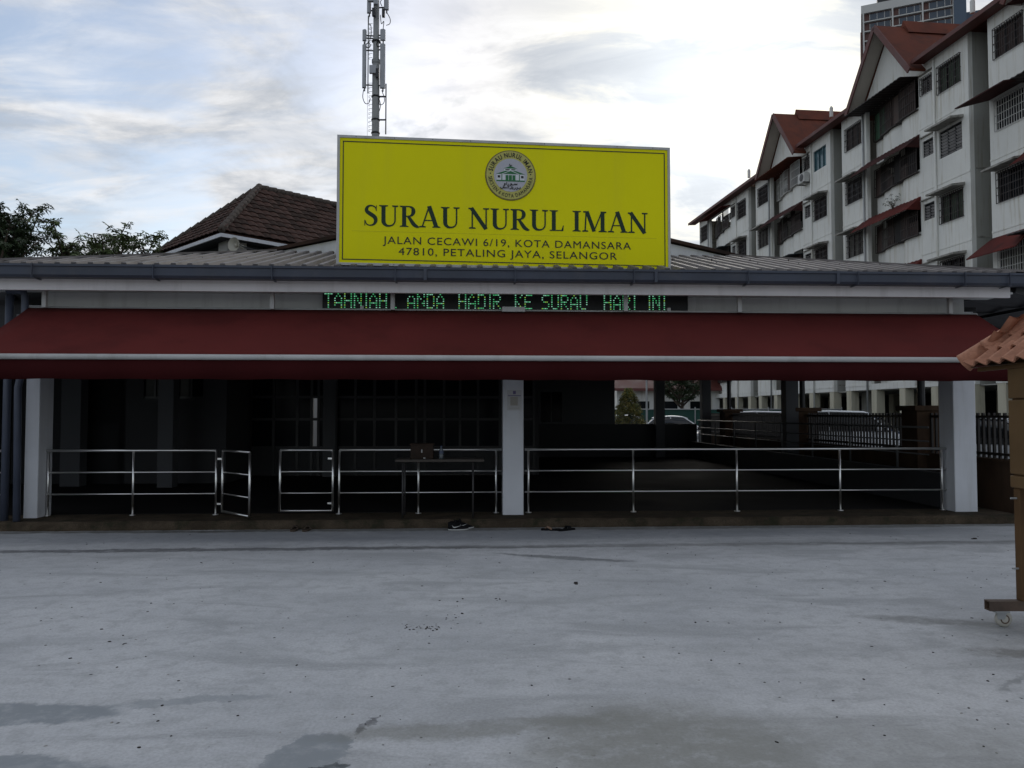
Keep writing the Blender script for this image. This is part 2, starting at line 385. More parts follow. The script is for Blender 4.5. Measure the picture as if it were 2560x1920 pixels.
def sheet(mb, x0, x1, z0, z1, y0, y1, holes):
    """wall with real openings: x-z rectangle between y0 (front) and y1 (back)"""
    xs = sorted({x0, x1, *[h[0] for h in holes], *[h[1] for h in holes]}); zs = sorted({z0, z1, *[h[2] for h in holes], *[h[3] for h in holes]})
    xs = [x for x in xs if x0 <= x <= x1]; zs = [z for z in zs if z0 <= z <= z1]
    inh = lambda x, z: any(h[0] < x < h[1] and h[2] < z < h[3] for h in holes)
    for a, b in zip(xs, xs[1:]):
        for c, d in zip(zs, zs[1:]):
            if inh((a+b)/2, (c+d)/2): continue
            mb.poly([(a, y0, c), (b, y0, c), (b, y0, d), (a, y0, d)]); mb.poly([(a, y1, c), (a, y1, d), (b, y1, d), (b, y1, c)])
    for a, b, c, d in list(holes)+[(x0, x1, z0, z1)]:
        mb.poly([(a, y0, c), (a, y1, c), (b, y1, c), (b, y0, c)]); mb.poly([(a, y0, d), (b, y0, d), (b, y1, d), (a, y1, d)])
        mb.poly([(a, y0, c), (a, y0, d), (a, y1, d), (a, y1, c)]); mb.poly([(b, y0, c), (b, y1, c), (b, y1, d), (b, y0, d)])
    return mb

def text_mb(s, size, thick=.002, sx=1.0, align='CENTER', bold=0.0, space=1.0):
    cu = bpy.data.curves.new('t', 'FONT'); cu.body = s; cu.size = size; cu.align_x = align; cu.extrude = thick/2; cu.offset = bold; cu.space_character = space
    cu.resolution_u = 4
    o = bpy.data.objects.new('t', cu); me = bpy.data.meshes.new_from_object(o)
    mb = MB(); mb.add([(v.co.x*sx, v.co.y, v.co.z) for v in me.vertices], [tuple(p.vertices) for p in me.polygons])
    bpy.data.objects.remove(o); bpy.data.curves.remove(cu); bpy.data.meshes.remove(me)
    return mb
def xform(mb, fn):
    mb.v = [tuple(fn(Vector(v))) for v in mb.v]; return mb
def merge(a, b): a.add(b.v, b.f); return a
def crom(pts, k=6):
    out = []
    for i in range(len(pts)-1):
        p0, p1, p2, p3 = pts[max(i-1, 0)], pts[i], pts[i+1], pts[min(i+2, len(pts)-1)]
        for j in range(k):
            t = j/k
            out.append(tuple(.5*((2*b)+(-a+c)*t+(2*a-5*b+4*c-d)*t*t+(-a+3*b-3*c+d)*t**3) for a, b, c, d in zip(p0, p1, p2, p3)))
    return out+[tuple(pts[-1])]

# ------------------------------------------------------------------ ground
g = MB(); g.box(-9.5, 14, -8, 34, -.3, 0)
gm = g.build('yard_ground', 'yard', kind='structure')
g = MB(); g.box(-900, 900, -300, 1500, -.6, -.02); g.build('ground', 'asphalt', kind='structure')

# ------------------------------------------------------------------ open prayer hall
hall = hall_thing('prayer_hall', 'low open-fronted hall with grey metal hip roof, blue grey gutter and white pillars', 'building')
FZ = .12
# plinth with a worn uneven front edge
p = MB(); n = 90; rnd = random.Random(3)
xs = [-10+i*17.2/n for i in range(n+1)]
ring = [[(x, rnd.uniform(-.012, .012), -.2), (x, .0+rnd.uniform(-.014, .01), .02), (x, .01+rnd.uniform(-.012, .012), FZ-.03), (x, .045+rnd.uniform(-.012, .012), FZ-.004), (x, .75, FZ), (x, 15.6, FZ), (x, 15.6, -.2)] for x in xs]
p.loft(ring); p.build('plinth', 'plinth', hall)
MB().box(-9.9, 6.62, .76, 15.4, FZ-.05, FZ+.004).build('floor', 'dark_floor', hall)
# pillars of the front
def pillar(px0, px1, w0, dep, m='white_paint', py=1100, top=3.05, du=None):
    u0, u1 = su(px0, w0, py), su(px1, w0, py)
    MB().box(u0, u1, w0, w0+dep, FZ-.02, top).build('pillar', m, hall, bevel=.012)
    return u0, u1
UL = pillar(62, 97, .42, .36); UM = pillar(1257, 1309, .42, .34); UR = pillar(2385, 2441, .42, .36)
# thin bead along the pillar edges' feet is left out; pillars inside
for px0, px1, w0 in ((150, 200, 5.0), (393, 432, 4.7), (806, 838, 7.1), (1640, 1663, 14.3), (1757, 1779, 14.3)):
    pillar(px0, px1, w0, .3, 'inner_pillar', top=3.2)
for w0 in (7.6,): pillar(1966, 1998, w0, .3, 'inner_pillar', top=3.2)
wl_ = 5.6
# ceiling and upper panel wall
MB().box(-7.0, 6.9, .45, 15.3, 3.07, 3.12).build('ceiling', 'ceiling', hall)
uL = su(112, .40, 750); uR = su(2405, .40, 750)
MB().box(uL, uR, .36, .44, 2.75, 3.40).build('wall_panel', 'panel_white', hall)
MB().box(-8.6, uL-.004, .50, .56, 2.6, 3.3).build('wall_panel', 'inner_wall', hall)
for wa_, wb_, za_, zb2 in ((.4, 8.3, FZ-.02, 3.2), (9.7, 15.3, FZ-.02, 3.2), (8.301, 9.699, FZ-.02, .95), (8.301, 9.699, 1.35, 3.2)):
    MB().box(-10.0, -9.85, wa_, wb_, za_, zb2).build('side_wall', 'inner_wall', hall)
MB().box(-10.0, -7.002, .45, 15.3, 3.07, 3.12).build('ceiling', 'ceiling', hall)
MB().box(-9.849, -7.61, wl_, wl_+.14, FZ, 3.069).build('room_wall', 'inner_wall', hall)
MB().box(uL-.03, uR+.05, .16, .355, 2.90, 2.985).build('awning_beam', 'white_metal', hall, bevel=.006)
MB().box(su(1255, .1, 780), su(1312, .1, 780), .02, .155, 2.95, 3.02).build('bracket_box', 'white_metal', hall, bevel=.004)
# fascia + posts
zf0, zf1 = sz(735, -.22), 3.40
MB().box(-7.4, su(2523, -.22, 715), -.24, -.19, zf0, zf1).build('fascia', 'fascia', hall, bevel=.004)
MB().box(-7.35, 7.0, -.188, .355, zf0+.06, zf0+.085).build('soffit', 'panel_white', hall)
for px in (112, 681, 982, 1564, 1848, 2374):
    u = su(px, 0, 755); MB().box(u-.028, u+.028, -.03, .03, 2.96, zf0+.061).build('post', 'white_metal', hall, bevel=.003)
for px in (905, 1672):
    u = su(px, .12, 780); MB().box(u-.022, u+.022, .10, .15, 2.98, 3.03).build('cleat', 'white_metal', hall)
# gutter with front lip
gz0, gz1 = sz(703, -.4), sz(671, -.42)
prof = [(-.26, gz0+.0), (-.40, gz0), (-.425, gz0+.03), (-.43, gz1-.035), (-.45, gz1-.03), (-.45, gz1), (-.425, gz1), (-.42, gz1-.02), (-.405, gz1-.035), (-.39, gz0+.02), (-.26, gz0+.02)]
gt = MB(); gt.loft([[(u, y, z) for y, z in prof] for u in (-7.45, 7.3)]); go = gt.build('gutter', 'gutter', hall)
for px in (80, 383, 680, 988, 1288, 1585, 1871, 2145, 2412, 2524):
    u = su(px, -.45, 690); b = MB()
    b.bar((u, -.458, gz0-.01), (u, -.458, gz1+.004), .026, .008, (1, 0, 0)); b.bar((u, -.46, gz0-.012), (u, -.25, gz0-.012), .026, .01); b.build('bracket', 'gutter', go)
for px in (1063, 1640, 2095):
    u = su(px, -.44, 690); MB().box(u-.02, u+.02, -.452, -.26, gz0-.002, gz1+.002).build('joint', 'gutter', go)
# ribbed metal roof: front hip slope, side slopes, upper gable
TS = math.tan(R(15)); ez = gz1-.005; e0 = -.33; EL, ER = -7.12, 7.22; D3 = 3.15
def ribbed(name, corner, along, up, width, left_cut, right_cut, length, pitch=.21, rib=.06, h=.05):
    """sheet with trapezoid ribs running up the slope; cuts give how far each edge leans inwards per metre of run"""
    mb = MB(); corner, along, up = Vector(corner), Vector(along), Vector(up); nrm = along.cross(up).normalized()
    if nrm.z < 0: nrm = -nrm
    x = 0; cols = []
    while x < width+1e-6:
        for dx, hh in ((0, 0), (pitch-rib-.03, 0), (pitch-rib-.012, h), (pitch-.012, h)):
            if x+dx <= width: cols.append((x+dx, hh))
        x += pitch
    cols.append((width, 0))
    def run(xx):
        r = length
        if left_cut: r = min(r, xx/left_cut)
        if right_cut: r = min(r, (width-xx)/right_cut)
        return max(r, .002)
    pts = []
    for xx, hh in cols:
        b = corner+along*xx+nrm*hh; pts.append((b, b+up*run(xx)))
    for (a, b), (c, d) in zip(pts, pts[1:]):
        mb.poly([a, c, d, b]); dn = nrm*-.02
        mb.poly([a+dn, b+dn, d+dn, c+dn]); mb.poly([a, a+dn, c+dn, c])
    return mb
lenr = D3/math.cos(R(15)); upv = Vector((0, math.cos(R(15)), math.sin(R(15)))); lc = math.cos(R(15))
rf = ribbed('r', (EL, e0, ez), (1, 0, 0), upv, ER-EL, lc, lc, lenr).build('roof_sheet', 'roof_metal', hall)
sc = MB(); rnd = random.Random(5)
for row in (1.15, 2.0, 2.8):
    x = EL+row*lc+.3
    while x < ER-row*lc-.3:
        q = Vector((x, e0, ez))+upv*row; sc.box(q.x-.007, q.x+.007, q.y-.007, q.y+.007, q.z+.0, q.z+.058); x += .63
sc.build('screw_row', 'tile_dark', rf, kind='stuff')
DEP = 15.6
ribbed('r', (ER, e0, ez), (0, 1, 0), (-lc, 0, math.sin(R(15))), DEP, lc, 0, lenr, pitch=.42).build('roof_sheet', 'roof_metal', hall)
ribbed('r', (EL, e0+DEP, ez), (0, -1, 0), (lc, 0, math.sin(R(15))), DEP, 0, lc, lenr, pitch=.42).build('roof_sheet', 'roof_metal', hall)
tz = ez+D3*TS
for (a, b) in (((EL, e0, ez), (EL+D3, e0+D3, tz)), ((ER, e0, ez), (ER-D3, e0+D3, tz))):
    d = Vector((0, 0, .035)); MB().bar(Vector(a)+d, Vector(b)+d, .26, .03).build('hip_cap', 'roof_metal', hall)
MB().extr([(-6.9, 15.25, 3.12), (6.9, 15.25, 3.12), (6.9, 18.2, 2.86), (-6.9, 18.2, 2.86)], (0, 0, .06)).build('added_sun_screen', 'canopy_metal', hall)  # unseen rear overhang, added to keep the sun off the hall floor
# upper gable: white pediment, dark roof edge
g0, g1, gy = EL+D3-.15, ER-D3+.15, e0+D3
gm_, gap = (g0+g1)/2, tz+.93
MB().extr([(g0+.05, gy+.06, tz-.25), (g1-.05, gy+.06, tz-.25), (g1-.05, gy+.06, tz+.0), (gm_, gy+.06, gap-.04), (g0+.05, gy+.06, tz+.0)], (0, .1, 0)).build('pediment', 'white_paint', hall)
for s, xe in ((-1, g0-.15), (1, g1+.15)):
    MB().extr([(xe, gy-.02, tz-.03), (gm_, gy-.02, gap), (gm_, gy-.02, gap+.06), (xe, gy-.02, tz+.025)], (0, 12.0, 0)).build('upper_roof', 'tile_dark', hall)
# far end closed by the same hip sheet height
MB().extr([(g0, e0+DEP-.2, tz), (g1, e0+DEP-.2, tz), (gm_, e0+DEP-.2, gap)], (0, .1, 0)).build('pediment', 'white_paint', hall)
# downpipes at the corner
def pipe(pts, r, m, nm='downpipe'): MB().tube(pts, r, 12).build(nm, m, hall, smooth=True)
ua, za = sl(50, 727, .1); ub = su(62, .1, 780); 
pipe([(su(18, .1, 727), .1, za), (ub-.08, .1, za), (ub-.02, .1, za-.02), (ub, .1, za-.08), (ub, .1, 2.2), (su(44, .1, 1000)-.0, .1, 1.9), (su(44, .1, 1200), .1, FZ)], .045, 'pipe_blue')
pipe([(su(44, .3, 1000), .3, 2.9), (su(44, .3, 1200), .3, FZ-.01)], .036, 'pipe_pale')
uc = su(20, .2, 900)
pipe([(uc-.25, .9, sz(748, .2)), (uc-.06, .3, sz(748, .2)), (uc, .2, sz(755, .2)), (uc, .2, FZ-.01)], .05, 'pipe_blue')
# left room wall with high windows
wl = 5.6; x0, x1 = su(298, wl), su(566, wl)
hz0, hz1 = sz(998, wl), 2.95
holes = [(su(358, wl), su(393, wl)+.15, hz0, hz1), (su(445, wl), su(507, wl), hz0, hz1)]
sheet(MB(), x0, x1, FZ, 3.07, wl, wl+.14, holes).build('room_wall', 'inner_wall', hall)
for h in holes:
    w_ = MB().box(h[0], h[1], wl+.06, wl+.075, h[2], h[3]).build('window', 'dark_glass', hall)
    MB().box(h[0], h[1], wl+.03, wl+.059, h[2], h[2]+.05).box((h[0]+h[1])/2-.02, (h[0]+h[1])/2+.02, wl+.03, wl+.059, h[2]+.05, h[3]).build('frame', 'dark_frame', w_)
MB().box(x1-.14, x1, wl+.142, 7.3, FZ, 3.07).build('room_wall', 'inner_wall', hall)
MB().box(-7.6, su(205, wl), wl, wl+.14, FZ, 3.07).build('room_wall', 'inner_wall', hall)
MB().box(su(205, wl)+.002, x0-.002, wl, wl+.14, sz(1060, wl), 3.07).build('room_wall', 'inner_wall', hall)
# glazed partition: mullions, transoms, each pane of its own
wp = 7.4; pa, pb = su(566, wp), su(1335, wp)
mull = [566, 626, 684, 743, 779, 796, 838, 888, 936, 990, 1040, 1062, 1110, 1150, 1195, 1250, 1335]
tr = [FZ+.004, sz(1118, wp), sz(1048, wp), sz(993, wp), 2.98]
fr = MB()
for px in mull: u = su(px, wp); fr.box(u-.03, u+.03, wp, wp+.07, FZ, 3.07)
for z in tr[1:]: fr.box(pa+.031, pb-.031, wp+.005, wp+.065, z-.03, z+.03)
part = fr.build('partition', 'dark_frame', hall)
for i, (a, b) in enumerate(zip(mull, mull[1:])):
    ua_, ub_ = su(a, wp)+.028, su(b, wp)-.028
    for j, (c, d) in enumerate(zip(tr, tr[1:])):
        if a == 779 and j in (1, 2): continue           # the gap that shows daylight behind
        MB().box(ua_, ub_, wp+.03, wp+.036, c+.01, d-.01).build('pane', 'dark_glass' if j else 'inner_wall', part)
MB().box(pa, pb, wp+.001, wp+.069, 3.012, 3.068).build('lintel', 'inner_wall', hall)
# rear half wall and rear room on the right
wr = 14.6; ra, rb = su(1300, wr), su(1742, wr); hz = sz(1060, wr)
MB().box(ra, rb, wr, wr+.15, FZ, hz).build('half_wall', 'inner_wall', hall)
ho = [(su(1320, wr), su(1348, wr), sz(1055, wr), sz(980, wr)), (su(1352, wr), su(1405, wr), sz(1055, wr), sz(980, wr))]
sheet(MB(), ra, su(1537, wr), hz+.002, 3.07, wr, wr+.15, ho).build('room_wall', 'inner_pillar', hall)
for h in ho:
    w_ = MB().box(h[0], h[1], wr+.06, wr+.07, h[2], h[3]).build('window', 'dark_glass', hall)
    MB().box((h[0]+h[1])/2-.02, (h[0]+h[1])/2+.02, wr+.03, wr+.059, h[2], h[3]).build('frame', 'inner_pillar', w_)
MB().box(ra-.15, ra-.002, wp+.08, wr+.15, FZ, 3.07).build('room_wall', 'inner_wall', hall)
# side half wall on the right, with steel handrail on top
sw0, sw1, sh = UR[0]+.06, UR[0]+.24, .64
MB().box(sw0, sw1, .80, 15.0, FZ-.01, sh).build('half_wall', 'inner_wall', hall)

def railing(name, label, segs, posts, rails, group=None, parent=None, r=.016):
    """posts: list of (u,w); rails: z list; segs: list of (u0,u1,w0,w1)"""
    u0, w0 = posts[0]; root = hall_thing(name, label, 'railing', u0, w0, 0, group)
    for u, w in posts:
        b = MB().tube([(u-u0, w-w0, FZ-.01), (u-u0, w-w0, rails[-1][2])], r, 10); b.lathe([(.045, FZ), (.045, FZ+.012)], 12, (u-u0, w-w0, 0)); b.build('post', 'steel', root, smooth=True)
    for a, b_, z, rr in [(s[:2], s[2:], z, rr) for s in segs for z, rr in [(q[0], q[1]) for q in rails]]:
        MB().tube([(a[0]-u0, a[1]-w0, z), (b_[0]-u0, b_[1]-w0, z)], rr, 10).build('rail', 'steel', root, smooth=True)
    return root
wrl = .62; Z3 = [sz(1124, wrl), sz(1177, wrl), sz(1230, wrl)]
rails = [(Z3[2], .012, Z3[0]), (Z3[1], .012, Z3[0]), (Z3[0], .019, Z3[0])]
def pu(px): return su(px, wrl, 1200)
railing('steel_railing', 'stainless three-bar railing between the left white pillar and the open gate leaf', [(pu(105), wrl, pu(540), wrl)], [(pu(120), wrl), (pu(333), wrl), (pu(540), wrl)], rails)
railing('steel_railing', 'stainless three-bar railing running behind the folding table', [(pu(848), wrl, pu(1254), wrl)], [(pu(848), wrl), (pu(1046), wrl), (pu(1240), wrl)], rails)
railing('steel_railing', 'long stainless three-bar railing between the middle and right white pillars', [(pu(1312), wrl, pu(2368), wrl)], [(pu(1321), wrl), (pu(1583), wrl), (pu(1842), wrl), (pu(2100), wrl), (pu(2355), wrl)], rails)
railing('steel_railing', 'short stainless railing end outside the left pillar beside the downpipes', [(pu(-140), wrl, pu(14), wrl)], [(pu(-130), wrl), (pu(8), wrl)], rails)
def gate(label, a, b, zs, base):
    root = hall_thing('railing_gate', label, 'gate', a[0], a[1], 0)
    d = (b[0]-a[0], b[1]-a[1]); ca, cb = (0, 0, base), (d[0], d[1], base)
    for c in (ca, cb): MB().tube([c, (c[0], c[1], zs[0])], .018, 10).build('stile', 'steel', root, smooth=True)
    for i, z in enumerate(zs+[base+.015]): MB().tube([(0, 0, z), (d[0], d[1], z)], .016 if i in (0, len(zs)) else .011, 10).build('rail', 'steel', root, smooth=True)
    for z in (zs[0]-.12, base+.12): MB().box(-.07, -.01, -.01, .01, z-.012, z+.012).build('hinge', 'steel', root)
    return root
gate('stainless gate leaf swung open outwards beside the left railing', (pu(556), wrl), (su(622, .02, 1200), -.02+.08), Z3, FZ+.035)
gate('closed stainless gate leaf next to the folding table', (pu(832), wrl), (pu(700), wrl), Z3, FZ+.035)
# handrail on the side half wall
us = (sw0+sw1)/2; root = hall_thing('steel_railing', 'grey steel handrail on top of the half wall at the hall side', 'railing', us, 2.2, 0)
for w in [2.2+i*1.62 for i in range(8)]:
    MB().tube([(0, w-2.2, sh-.01), (0, w-2.2, 1.33)], .02, 8).build('post', 'rail_grey', root, smooth=True)
for z in (.90, 1.11, 1.33): MB().tube([(0, -.9, z), (0, 11.5, z)], .018 if z > 1.2 else .012, 8).build('rail', 'rail_grey', root, smooth=True)

# ------------------------------------------------------------------ red awning
aw = hall_thing('canvas_awning', 'long dark red canvas awning with white front bar and hanging valance', 'awning', 0, .16, 0)
aL, aR = su(75, .14, 775), su(2437, .14, 787); zt, wf = 2.985, -1.32; zb = sz(893, wf)
n = 60; A = MB(); rows = 8; vs = []
for j in range(rows+1):
    t = j/rows
    for i in range(n+1):
        s = i/n; x = aL+(aR-aL)*s
        sag = -.03*math.sin(math.pi*t)*(1-.4*abs(math.sin(s*math.pi*5)))+.006*math.sin(s*83+t*3)*t+.004*math.sin(s*37+1)*math.sin(math.pi*t)
        vs.append((x, -.02+(wf-.14)*t, zt+(zb-zt)*t+sag))
fs = [(j*(n+1)+i, j*(n+1)+i+1, (j+1)*(n+1)+i+1, (j+1)*(n+1)+i) for j in range(rows) for i in range(n)]
A.add(vs, fs); o = A.build('canvas', 'canvas', aw, smooth=True, fix=False)
m_ = o.modifiers.new('t', 'SOLIDIFY'); m_.thickness = .004
yf = wf-.16
for k in range(1, 11):
    i = round(k*n/11); sm_ = MB()
    for j in range(rows): sm_.bar(Vector(vs[j*(n+1)+i])+Vector((0, 0, .002)), Vector(vs[(j+1)*(n+1)+i])+Vector((0, 0, .002)), .012, .004)
    sm_.build('seam', 'canvas', aw)
MB().tube([(aL-.03, yf, zb-.012), (aR+.03, yf, zb-.012)], .033, 12).build('front_bar', 'white_metal', aw, smooth=True)
V = MB(); zv = sz(950, wf); vs = []
for i in range(n*3+1):
    s = i/(n*3); x = aL+(aR-aL)*s; wv = .012*math.sin(s*61)+.008*math.sin(s*143+1)
    vs += [(x, yf+.005, zb-.02), (x, yf+wv, (zb+zv)/2), (x, yf+1.6*wv, zv+.004*math.sin(s*97))]
V.add(vs, [(3*i+k, 3*i+k+1, 3*i+k+4, 3*i+k+3) for i in range(n*3) for k in (0, 1)])
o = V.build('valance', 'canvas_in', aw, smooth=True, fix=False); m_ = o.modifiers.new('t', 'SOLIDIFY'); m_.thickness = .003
MB().tube([(aL-.02, -.02, zt-.03), (aR+.02, -.02, zt-.03)], .04, 12).build('roller', 'white_metal', aw, smooth=True)
for x in (aL+.4, aL+3.4, (aL+aR)/2, aR-3.4, aR-.4):
    MB().tube([(x, .0, zt-.12), (x+.25, -.75, (zt+zb)/2-.16), (x, yf+.03, zb-.04)], .022, 8).build('arm', 'dark_frame', aw)

# ------------------------------------------------------------------ LED message board
lu0, lu1 = su(806, .22, 750), su(1720, .22, 755); lz0, lz1 = sz(778, .22), sz(730, .22)
led = hall_thing('message_board', 'long black electronic message board with green dot letters above the awning', 'sign', lu0, .22, lz0)
LW, LH = lu1-lu0, lz1-lz0
MB().box(0, LW, 0, .08, 0, LH).build('case', 'led_case', led, bevel=.006)
G57 = {'T': '11111 00100 00100 00100 00100 00100 00100', 'A': '00100 01010 10001 10001 11111 10001 10001', 'H': '10001 10001 10001 11111 10001 10001 10001',
 'N': '10001 11001 10101 10101 10011 10001 10001', 'I': '00100 00100 00100 00100 00100 00100 00100', '.': '00000 00000 00000 00000 00000 00000 00100',
 'D': '11110 10001 10001 10001 10001 10001 11110', 'R': '11110 10001 10001 11110 10100 10010 10001', 'K': '10001 10010 10100 11000 10100 10010 10001',
 'E': '11111 10000 10000 11110 10000 10000 11111', 'S': '01111 10000 10000 01110 00001 00001 11110', 'U': '10001 10001 10001 10001 10001 10001 01110'}
ph = LH*.80/7; pw = (su(1664, .22, 755)-su(811, .22, 750))/853*4.0; rnd = random.Random(11)
for word, wpx in (('TAHNIAH', 811), ('.', 988), ('ANDA', 1018), ('HADIR', 1146), ('KE', 1287), ('SURAU', 1354), ('HARI', 1509), ('INI', 1617)):
    x0 = su(wpx, .22, 750)-lu0
    for ch in word:
        tb = MB(); rows_ = G57[ch].split(); c0, nc = (2, 1) if ch in 'I.' else (0, 5); off_ = 1.2 if ch == 'I' else 0
        for r, row in enumerate(rows_):
            for c in range(c0, c0+nc):
                if row[c] == '1' and rnd.random() > .025:
                    x = x0+(c-c0+off_)*pw; z = LH*.89-(r+1)*ph
                    q = rnd.random(); tb.mi = 0 if q < .52 else 1 if q < .9 else 2
                    tb.box(x+pw*.10, x+pw*.82, -.005, .0, z+ph*.28, z+ph*.66)
        tb.build('lit_letter', ['led_green', 'led_pale', 'led_yellow'], led, kind='stuff')
        x0 += pw*(3.5 if ch == 'I' else 6)
for x in (.45, LW-.4): MB().box(x-.03, x+.03, .0801, .145, .05, LH-.05).build('mount', 'dark_frame', led)

# ------------------------------------------------------------------ big yellow sign
SLp, SRp = Vector((-2.352, 10.2, 0)), Vector((2.231, 10.71, 0))
sw = (SRp-SLp).length; srot = math.atan2(SRp.y-SLp.y, SRp.x-SLp.x); shh = 1.765; sbz = at(838, 662, 10.2).z
sg = thing('signboard', 'big yellow rooftop signboard with dark green lettering, address and round emblem', 'sign', (SLp.x, SLp.y, sbz), srot)
MB().box(.03, sw-.03, .012, .14, .03, shh-.03).build('panel', 'sign_yellow', sg)
fm = MB(); fm.box(0, sw, 0, .15, 0, .035).box(0, sw, 0, .15, shh-.035, shh).box(0, .035, 0, .15, .0351, shh-.0351).box(sw-.035, sw, 0, .15, .0351, shh-.0351)
fm.build('frame', 'white_metal', sg)
ln = MB(); a_, b_, t_ = .062, .013, .0
for x0, x1, z0, z1 in ((.075, sw-.075, .075, .087), (.075, sw-.075, shh-.090, shh-.078), (.075, .087, .0871, shh-.0901), (sw-.087, sw-.075, .0871, shh-.0901)):
    ln.box(x0, x1, .007, .013, z0, z1)
ln.build('border_line', 'sign_line', sg)
MB().box(.20, sw-.20, .0105, .0125, shh*(1-.735)-.0015, shh*(1-.735)+.0015).build('panel_seam', 'seam_yellow', sg)
for i in range(9):
    for z in (.017, shh-.017): MB().lathe([(.006, -.003), (.006, .0005)], 8, (.25+i*(sw-.5)/8, 0, z), 'y').build('screw', 'dark_frame', sg)
def stroke(mb, pts, wd, yo, cap=.0):
    P = [Vector((p[0], p[1])) for p in pts]; n = len(P)
    if not isinstance(wd, (list, tuple)): wd = [wd]*n
    L, Rr = [], []
    for i in range(n):
        d = (P[min(i+1, n-1)]-P[max(i-1, 0)]).normalized(); q = Vector((-d.y, d.x))*wd[i]/2
        L.append(P[i]+q); Rr.append(P[i]-q)
    for i in range(n-1):
        mb.extr([(L[i].x, yo, L[i].y), (L[i+1].x, yo, L[i+1].y), (Rr[i+1].x, yo, Rr[i+1].y), (Rr[i].x, yo, Rr[i].y)], (0, -.01, 0))
def curve(mb, pts, yo):
    q = crom(pts, 6); stroke(mb, [(a[0], a[1]) for a in q], [a[2] for a in q], yo)
def glyph(ch):
    mb = MB(); k = [0]
    def y(): k[0] += 1; return -.0012*k[0]
    def rect(x0, x1, z0, z1): yy = y(); mb.box(x0, x1, yy-.01, yy, z0, z1)
    def serif(x0, x1, top):
        z = 1 if top else 0; s = -1 if top else 1
        yy = y(); m_ = (x0+x1)/2; h = .035
        mb.extr([(x0, yy, z), (x1, yy, z), (x1, yy, z+s*h), (m_+.10, yy, z+s*(h+.035)), (m_-.10, yy, z+s*(h+.035)), (x0, yy, z+s*h)], (0, -.01, 0))
    if ch == 'I': rect(.10, .27, 0, 1); serif(.0, .37, 0); serif(.0, .37, 1); adv = .40
    elif ch == 'L':
        rect(.10, .27, 0, 1); serif(.0, .37, 1); rect(.0, .58, 0, .05); yy = y(); mb.extr([(.50, yy, .0), (.60, yy, .0), (.62, yy, .27), (.59, yy, .27)], (0, -.01, 0)); adv = .64
    elif ch == 'U':
        rect(.10, .27, .3, 1); rect(.64, .70, .3, 1); serif(.0, .37, 1); serif(.54, .80, 1)
        curve(mb, [(.185, .33, .17), (.20, .18, .165), (.29, .06, .12), (.42, .03, .085), (.56, .07, .065), (.65, .19, .06), (.67, .33, .06)], y()); adv = .83
    elif ch == 'N':
        rect(.115, .175, 0, 1); rect(.71, .77, 0, 1); stroke(mb, [(.10, 1.0), (.735, -.01)], .17, y()); serif(.0, .29, 0); serif(-.02, .22, 1); serif(.61, .87, 1); adv = .89
    elif ch == 'A':
        stroke(mb, [(.405, 1.02), (.11, .02)], .06, y()); stroke(mb, [(.40, 1.02), (.71, .02)], .175, y()); rect(.21, .60, .31, .36); serif(-.02, .26, 0); serif(.54, .88, 0); adv = .86
    elif ch == 'M':
        stroke(mb, [(.17, .99), (.12, .01)], .06, y()); stroke(mb, [(.20, 1.0), (.52, .02)], .16, y()); stroke(mb, [(.51, .03), (.86, .98)], .055, y()); rect(.81, .98, 0, 1)
        serif(-.01, .26, 0); serif(.71, 1.08, 0); serif(.04, .26, 1); serif(.84, 1.06, 1); adv = 1.11
    elif ch == 'R':
        rect(.10, .27, 0, 1); serif(.0, .37, 0); serif(.0, .30, 1)
        curve(mb, [(.20, .97, .06), (.40, .965, .065), (.53, .90, .12), (.575, .75, .165), (.53, .60, .13), (.42, .515, .07), (.22, .50, .05)], y())
        curve(mb, [(.34, .53, .10), (.46, .34, .14), (.60, .12, .17), (.74, .02, .12), (.82, .02, .04)], y()); adv = .80
    elif ch == 'S':
        curve(mb, [(.535, .74, .025), (.50, .88, .05), (.36, .965, .065), (.21, .93, .10), (.135, .80, .14), (.17, .67, .165), (.32, .555, .18), (.47, .43, .175), (.52, .27, .15), (.45, .10, .10), (.30, .035, .06), (.14, .09, .05), (.075, .28, .025)], y())
        rect(.525, .555, .72, .98); rect(.05, .08, .02, .28); adv = .62
    return mb, adv
x = 0; lets = []
for ch in 'SURAU NURUL IMAN':
    if ch == ' ': x += .33; continue
    gm2, adv = glyph(ch); lets.append((gm2, x)); x += adv+.035
tx0, tx1 = .352, 4.30; kx = (tx1-tx0)/x; hgt = .288; tzb = shh*(1-.695)
for gm2, xo in lets:
    xform(gm2, lambda v: Vector((tx0+(v.x+xo)*kx, .011+v.y*.25, tzb+v.z*hgt))).build('title_letter', 'sign_text', sg)
def sign_line(s, x0, x1, zb, cap):
    t = text_mb(s, 1.0, .01, space=1.12); xa = min(v[0] for v in t.v); xb = max(v[0] for v in t.v)
    hh = max(v[1] for v in text_mb('H', 1.0).v)
    xform(t, lambda v: Vector((x0+(v.x-xa)/(xb-xa)*(x1-x0), .008+v.z*.3, zb+v.y/hh*cap)))
    return t
sign_line('JALAN CECAWI 6/19, KOTA DAMANSARA', .615, 4.04, shh*(1-.828), .098).build('address_lettering', 'print_black', sg, kind='stuff')
sign_line('47810, PETALING JAYA, SELANGOR', .825, 3.84, shh*(1-.912), .098).build('address_lettering', 'print_black', sg, kind='stuff')
